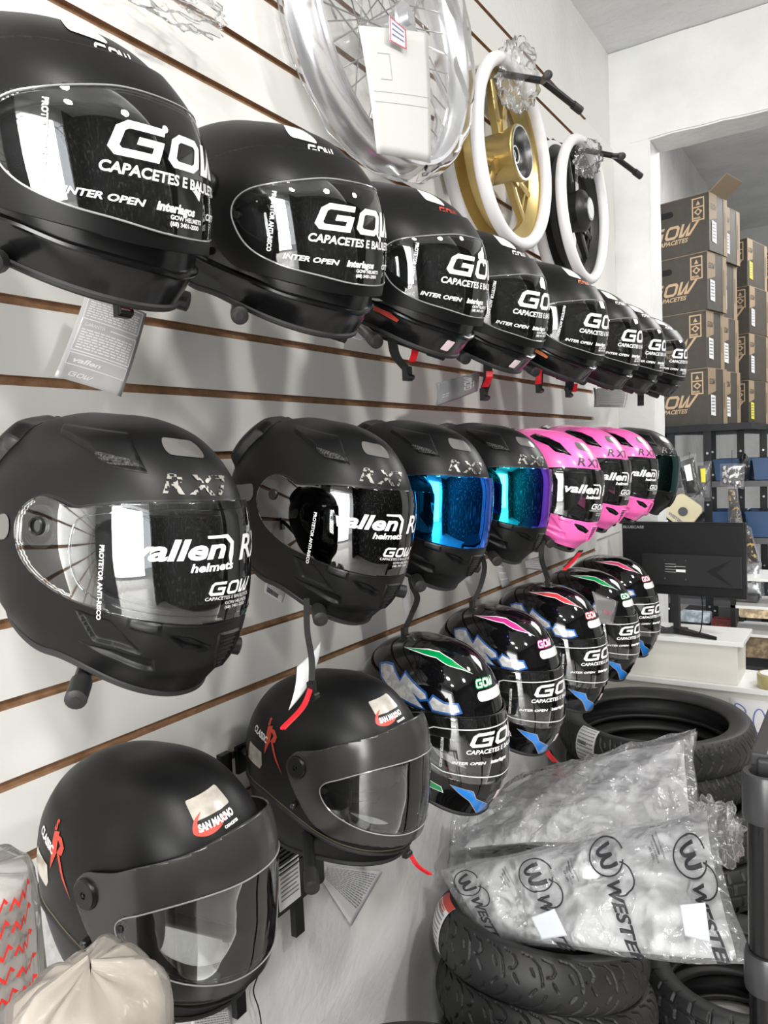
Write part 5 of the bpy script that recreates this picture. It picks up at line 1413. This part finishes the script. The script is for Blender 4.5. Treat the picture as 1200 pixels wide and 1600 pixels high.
def bin_(label, x, y, z, w=.15, h=.11, d=.22):
    b = MB(); t = .004
    b.prism([(-w/2, 0), (w/2, 0), (w/2+.012, h), (-w/2-.012, h)], -t, 0, lambda a, c, q: (a, q, c))
    b.prism([(-w/2, 0), (w/2, 0), (w/2+.012, h), (-w/2-.012, h)], d, d+t, lambda a, c, q: (a, q, c))
    b.box((0, d/2, .003), (w, d, .006))
    for s in (-1, 1): b.add([(s*w/2, 0, 0), (s*w/2, d, 0), (s*(w/2+.012), d, h), (s*(w/2+.012), 0, h)], [(0, 1, 2, 3)])
    b.box((0, -.006, h-.006), (w+.028, .010, .010))
    o = b.build('storage_bin', M_BIN, smooth=False); o.location = (x, y, z); tag(o, label, 'bin', 'blue bins on the rack')
    return o
for lb, x, y, z in (('left', .27, 4.26, 1.312), ('middle', .45, 4.27, 1.312), ('right', .63, 4.28, 1.312)): bin_(lb + ' blue bin on the upper grey shelf of the rack', x, y, z)
for lb, x, y, z in (('left', .22, 4.26, 1.022), ('middle', .42, 4.27, 1.022), ('right', .62, 4.28, 1.022)): bin_(lb + ' blue bin on the middle grey shelf of the rack', x, y, z, .16, .13)
for lb, x, y, z in (('left', .35, 4.15, .722), ('right', .60, 4.17, .722)): bin_(lb + ' blue bin on the low grey shelf of the rack', x, y, z, .18, .12)
# goods hanging on the front of the rack
def blister(label, cs, m, lab=None):
    ce = sum((Vector(c) for c in cs), Vector())/4
    o = empty('hanging_package', ce); tag(o, label, 'package'); cs = [Vector(c)-ce for c in cs]
    def th(name, q, t, mm, seed=0, wr=.002): pillow(name, q, t, mm, o, seed, wr, 24, 20, side=(1, -1))
    th('contents', cs, .010, m, len(label))
    big = [c*1.22 for c in cs]; th('clear_pouch', big, .014, M_WRAP, len(label)+2, .006)
    if lab: 
        n = Vector((0, -.022, 0)); a, b_, c, d = [x*.42+Vector((0, 0, lab[1]))+n for x in cs]; mk('paper_label', [a, b_, c, d], [(0, 1, 2, 3)], lab[0], o, None, False)
    b = MB(); b.cyl((0, .0, .03), (0, .01, .12), .0012, n=5); b.build('hang_string', M_BLACKP, o)
    return o
YR = 3.785
blister('black holster-shaped package with white print, hanging beside the last black helmet', [at(1060, 722, y=YR), at(1084, 714, y=YR), at(1094, 773, y=YR), at(1072, 778, y=YR)], M_BLACKP, (M_WHITE, .025))
blister('clear package with a yellow label, hanging right of the holster package', [at(1090, 728, y=YR+.03), at(1109, 726, y=YR+.03), at(1109, 778, y=YR+.03), at(1093, 778, y=YR+.03)], mat('grey plastic part', (.10, .10, .11), .4), (mat('yellow label', (.72, .66, .05), .5), .03))
blister('black and white striped package hanging from the rack post', [at(1128, 728, y=YR+.1), at(1160, 728, y=YR+.1), at(1158, 762, y=YR+.1), at(1130, 756, y=YR+.1)], mat('patterned grey part', (.05, .05, .05), .5, mottle=(60, (.75, .75, .75), .5, .55)))
blister('long patterned strap package hanging below the striped one', [at(1137, 764, y=YR+.1), at(1150, 764, y=YR+.1), at(1160, 830, y=YR+.1), at(1142, 822, y=YR+.1)], mat('black strap with gold marks', (.012, .012, .012), .5, mottle=(70, (.42, .30, .08), .56, .60)))
blister('dark package with white bottom, hanging right of the monitor', [at(1150, 815, y=YR-.1), at(1172, 830, y=YR-.1), at(1186, 880, y=YR-.1), at(1164, 882, y=YR-.1)], mat('black strap with gold marks', (.012, .012, .012), .5, mottle=(70, (.42, .30, .08), .56, .60)))
blister('crumpled silvery package hanging right of the monitor edge', [at(1152, 884, y=YR-.1), at(1186, 884, y=YR-.1), at(1190, 935, y=YR-.1), at(1158, 930, y=YR-.1)], mat('silvery film', (.45, .47, .48), .25, metal=.6, mottle=(50, (.10, .10, .10), .5, .6)))
pd = empty('square_disc_package', at(1068, 799, y=YR-.02), (0, R(38), 0)); tag(pd, 'cream rounded square pad with a dark centre, hanging above the monitor', 'package')
b = MB(); b.prism(rrect(.135, .135, .03), -.012, .012, lambda x, y, z: (x, z, y)); b.build('pad', mat('cream foam', (.62, .55, .36), .5), pd, smooth=False, bevel=.004)
b = MB(); b.cyl((0, 0, .08), (0, .01, .20), .0012, n=5); b.build('hang_string', M_BLACKP, pd)
b = MB(); b.cyl((0, -.013, 0), (0, -.016, 0), .021, n=28); b.build('centre_disc', mat('grey centre', (.07, .07, .075), .5), pd)
flat_on(pd, 'printed_text', [move2d(T2('WESTERN', size=.018, bold=.001), -.045, -.050, 1)], lambda x, y: (x, -.0127, y), M_INKG)
# things low on the rack behind the counter
for i, (px, py, w, h, col, lb) in enumerate(((1178, 958, .12, .045, (.45, .35, .22), 'tan box low on the rack right of the monitor'), (1176, 1010, .22, .10, (.22, .16, .10), 'brown board pile behind the counter, right'), (1165, 935, .10, .03, (.03, .03, .03), 'black coiled part right of the monitor'), (1130, 975, .10, .04, (.10, .015, .015), 'dark red part behind the bench'), (1085, 965, .13, .045, (.30, .34, .38), 'silvery blue packet behind the monitor foot'))):
    p = at(px, py, y=3.62); b = MB(); b.prism(rrect(w, h, .008), 0, .06, lambda x, y, z: (x, z, y)); o = b.build('stored_part', mat('part paint %d' % i, col, .5, mottle=(40, tuple(min(1, c*2.2) for c in col), .45, .65)), smooth=False, bevel=.002); o.location = p; tag(o, lb, 'part')
for i, (x, y, z, w, h, lb) in enumerate(((.33, 4.24, 1.312, .05, .13, 'dark upright part between the left and middle bins, upper grey shelf'), (.52, 4.22, 1.312, .09, .05, 'dark low part before the bins, upper grey shelf'), (.13, 4.24, 1.022, .08, .12, 'dark part at the left end of the middle grey shelf'),
        (.31, 4.22, 1.022, .09, .06, 'dark low part before the bins, middle grey shelf'), (.55, 4.20, 1.022, .10, .09, 'dark lumpy part before the bins, middle grey shelf'), (.45, 4.12, .722, .12, .11, 'dark lumpy part on the low grey shelf'), (.78, 4.3, .722, .14, .16, 'dark part at the right end of the low grey shelf'))):
    o = crumple('stored_part', (0, 0, 0), (w/2, .05, h/2), mat('dark mixed part %d' % (i % 3), ((.015, .015, .017), (.03, .028, .026), (.02, .022, .028))[i % 3], .45, mottle=(60, (.30, .29, .28), .60, .68)), None, 40+i, .25, 30, 20)
    o.location = (x, y, z+h/2); tag(o, lb, 'part')
bn = empty('back_shelf', (.62, 3.6, 0)); tag(bn, 'low white wire shelf behind the counter, at the right edge', 'shelf')
b = MB(); [b.box((.05, .08, z), (.62, .26, .012)) for z in (.92, .80, .68)]; b.build('shelf_board', M_WB, bn, smooth=False)
b = MB(); [b.box((x, .08+y, .47), (.02, .02, .92)) for x in (-.25, .35) for y in (-.12, .12)]; b.build('frame', M_POST, bn, smooth=False)

# ------------------------------------------------------------------ plastic rack at the right edge
M_PR = mat('black glossy plastic', (.006, .006, .0065), .18, spec=.35); M_PRG = mat('dark grey plastic tray', (.030, .030, .032), .3, spec=.4)
pr = empty('plastic_shelf_unit', (.772, 1.02, 0)); tag(pr, 'black plastic shelving unit with tubular legs at the lower right edge', 'shelf')
b = MB(); b.lathe([(.0205, .0), (.0205, 1.055)], 28); b.build('leg', M_PR, pr)
for z0, z1 in ((1.035, 1.095), (.815, .865), (.40, .45)):
    b = MB(); b.lathe([(.0215, z0), (.0250, z0), (.0262, z0+.004), (.0262, z1-.004), (.0245, z1), (.0180, z1), (.0180, z0+.01)], 28); b.build('collar', M_PRG, pr)
b = MB(); P0 = [(-.022, 0), (.36, 0), (.36, .62), (-.022, .62)]
b.box((.17, .35, 1.082), (.38, .66, .008)); b.box((-.008, .34, 1.090), (.022, .64, .040)); b.box((.17, .02, 1.090), (.36, .02, .030)); b.build('tray', M_PRG, pr, smooth=False, bevel=.003)
b = MB(); b.cyl((.0, .66, 0), (.0, .66, 1.60), .016, n=24); b.build('leg', M_PR, pr)

# ------------------------------------------------------------------ wall shelf bracket and black carton behind the grey-masked helmets
br = empty('shelf_bracket', (.006, .865, .60)); tag(br, 'black steel upright fixed to the wall between the two grey-masked helmets', 'bracket')
b = MB(); b.box((.0, .0, .22), (.012, .022, .44)); b.build('upright', M_HOOK, br, smooth=False)
br = empty('shelf_bracket', (.006, 1.000, .645)); tag(br, 'black steel upright below the black carton, left of the instruction sheet', 'bracket')
b = MB(); b.box((.0, .022, .14), (.012, .024, .27)); b.build('upright', M_HOOK, br, smooth=False)
bb = empty('accessory_box', (.030, .955, .76)); tag(bb, 'flat black ribbed box with a white label, behind the second grey-masked helmet', 'box')
b = MB(); b.box((0, .02, .085), (.045, .155, .20)); b.build('case', M_BLACKP, bb, smooth=False, bevel=.006)
b = MB(); [b.box((.0235, .02, z), (.003, .15, .003)) for z in np.arange(.06, .18, .008)]; b.build('ribs', M_BLACKP, bb, smooth=False)
b = MB(); b.box((.0245, -.005, .035), (.001, .055, .075)); lb = b.build('paper_label', M_PAPER, bb, smooth=False); lb['label'] = 'white paper label'
flat_on(lb, 'printed_text', [rows(8, -.028, .012, .064, .046, .003, 51)], lambda x, y: (.0255, x, y), M_INKG)
cb = MB(); cb.tube(catmull([at(405, 1495, .0), at(404, 1520, .0), at(396, 1548, .0), at(404, 1575, .0), at(408, 1600, .0), at(410, 1640, .0)], 24), .0012, 6)
tag(cb.build('thin_cable', M_BLACKP), 'thin black wire hanging on the plaster below the bottom left helmet', 'cable')

# ------------------------------------------------------------------ wrapped goods, bottom left corner
M_MILK = clear_mat('milky wrapping film', (.95, .94, .93), .0, .22, 1.22, bump=(10, .6, .02), haze=.22, hazecol=(.80, .78, .74))
M_TAN = mat('tan wrapped goods', (.34, .30, .25), .7, bump=(16, .4, .01), mottle=(9, (.25, .15, .13), .55, .8))
def bundle(label, base, r0, h, lean, goods, film, zig=None, seed=0, flat=True, vt=.90):
    e = empty('wrapped_bundle', base); tag(e, label, 'bundle')
    def f(rr, z0):
        def g(u, v):
            a = 2*PI*u
            top = 1 if v < vt else (1-((v-vt)/(1-vt))**2.2)**.5*(1 if flat else .98)
            z = h*(v if v < vt else vt+(v-vt)*.8); w = NZ.noise(Vector((math.cos(a)*2, math.sin(a)*2, v*4+seed)))
            fold = (1-2*abs(NZ.noise(Vector((math.cos(a)*3.2+seed, math.sin(a)*3.2, v*1.2)))))**2
            w2 = (1-2*abs(NZ.noise(Vector((math.cos(a)*2+v*4, math.sin(a)*2, v*9+seed+9)))))**3
            r = rr*(1+.13*w+.12*fold*v*min(1, 4*(1-v)+.1)+.06*w2)*max(top, .02)
            return (r*math.cos(a)+lean[0]*v, r*math.sin(a)*1.0+lean[1]*v, z+.02*w*v)
        return g
    sheet_patch('goods', f(r0*.90, 0), 60, 40, goods, e)
    g = f(r0, 0); sheet_patch('film', g, 90, 60, film, e)
    if zig:
        V = []; F = []; q = 0
        for (u0, v0) in zig:
            z_ = stroke2d([[(0, 0), (.010, .022), (.018, .006), (.030, .028), (.038, .010), (.050, .032), (.056, .020)]], .0055)
            for x, y in z_[0]:
                u = u0+x*1.5; v = v0+y*.7; p = Vector(g(u, v)); c = Vector((lean[0]*v, lean[1]*v, p.z)); V.append(p+(p-c).normalized()*.002)
            F += [tuple(i+q for i in gg) for gg in z_[1]]; q += len(z_[0])
        mk('red_zigzag_print', V, F, mat('red zigzag print', (.72, .04, .03), .4), e, None, False)
    return e
st = empty('display_stand', (.38, .33, 0)); tag(st, 'low white stand under the wrapped bundles, below the frame', 'stand')
b = MB(); b.box((.0, 0, .69), (.34, .26, .02)); b.build('top', M_WB, st, smooth=False, bevel=.003)
for sx in (-1, 1):
    for sy in (-1, 1): b = MB(); b.box((sx*.15, sy*.11, .34), (.03, .03, .68)); b.build('leg', M_WB, st, smooth=False)
zz = [(.86+.0*i, .58+.085*i) for i in range(5)]
bundle('tall bundle in clear film with red zigzag print at the left edge', (.262, .325, .705), .046, .468, (-.01, .0), mat('pale grey goods', (.40, .39, .38), .5, mottle=(9, (.62, .61, .60), .4, .7)), M_MILK, [(u, v) for u in (.93, 1.02) for v in (.80, .84, .88, .92, .955)], 1, vt=.985)
bundle('tan bundle in milky film, its top standing before the bottom left helmet', (.396, .300, .705), .055, .452, (.02, .02), M_TAN, M_MILK, None, 4)
bundle('small bundle with red zigzag print in the very corner', (.352, .222, .705), .036, .448, (.0, .0), mat('pale tan goods', (.36, .31, .27), .6), M_MILK, [(u, v) for u in (.72, .84) for v in (.72, .78, .84, .89)], 7)
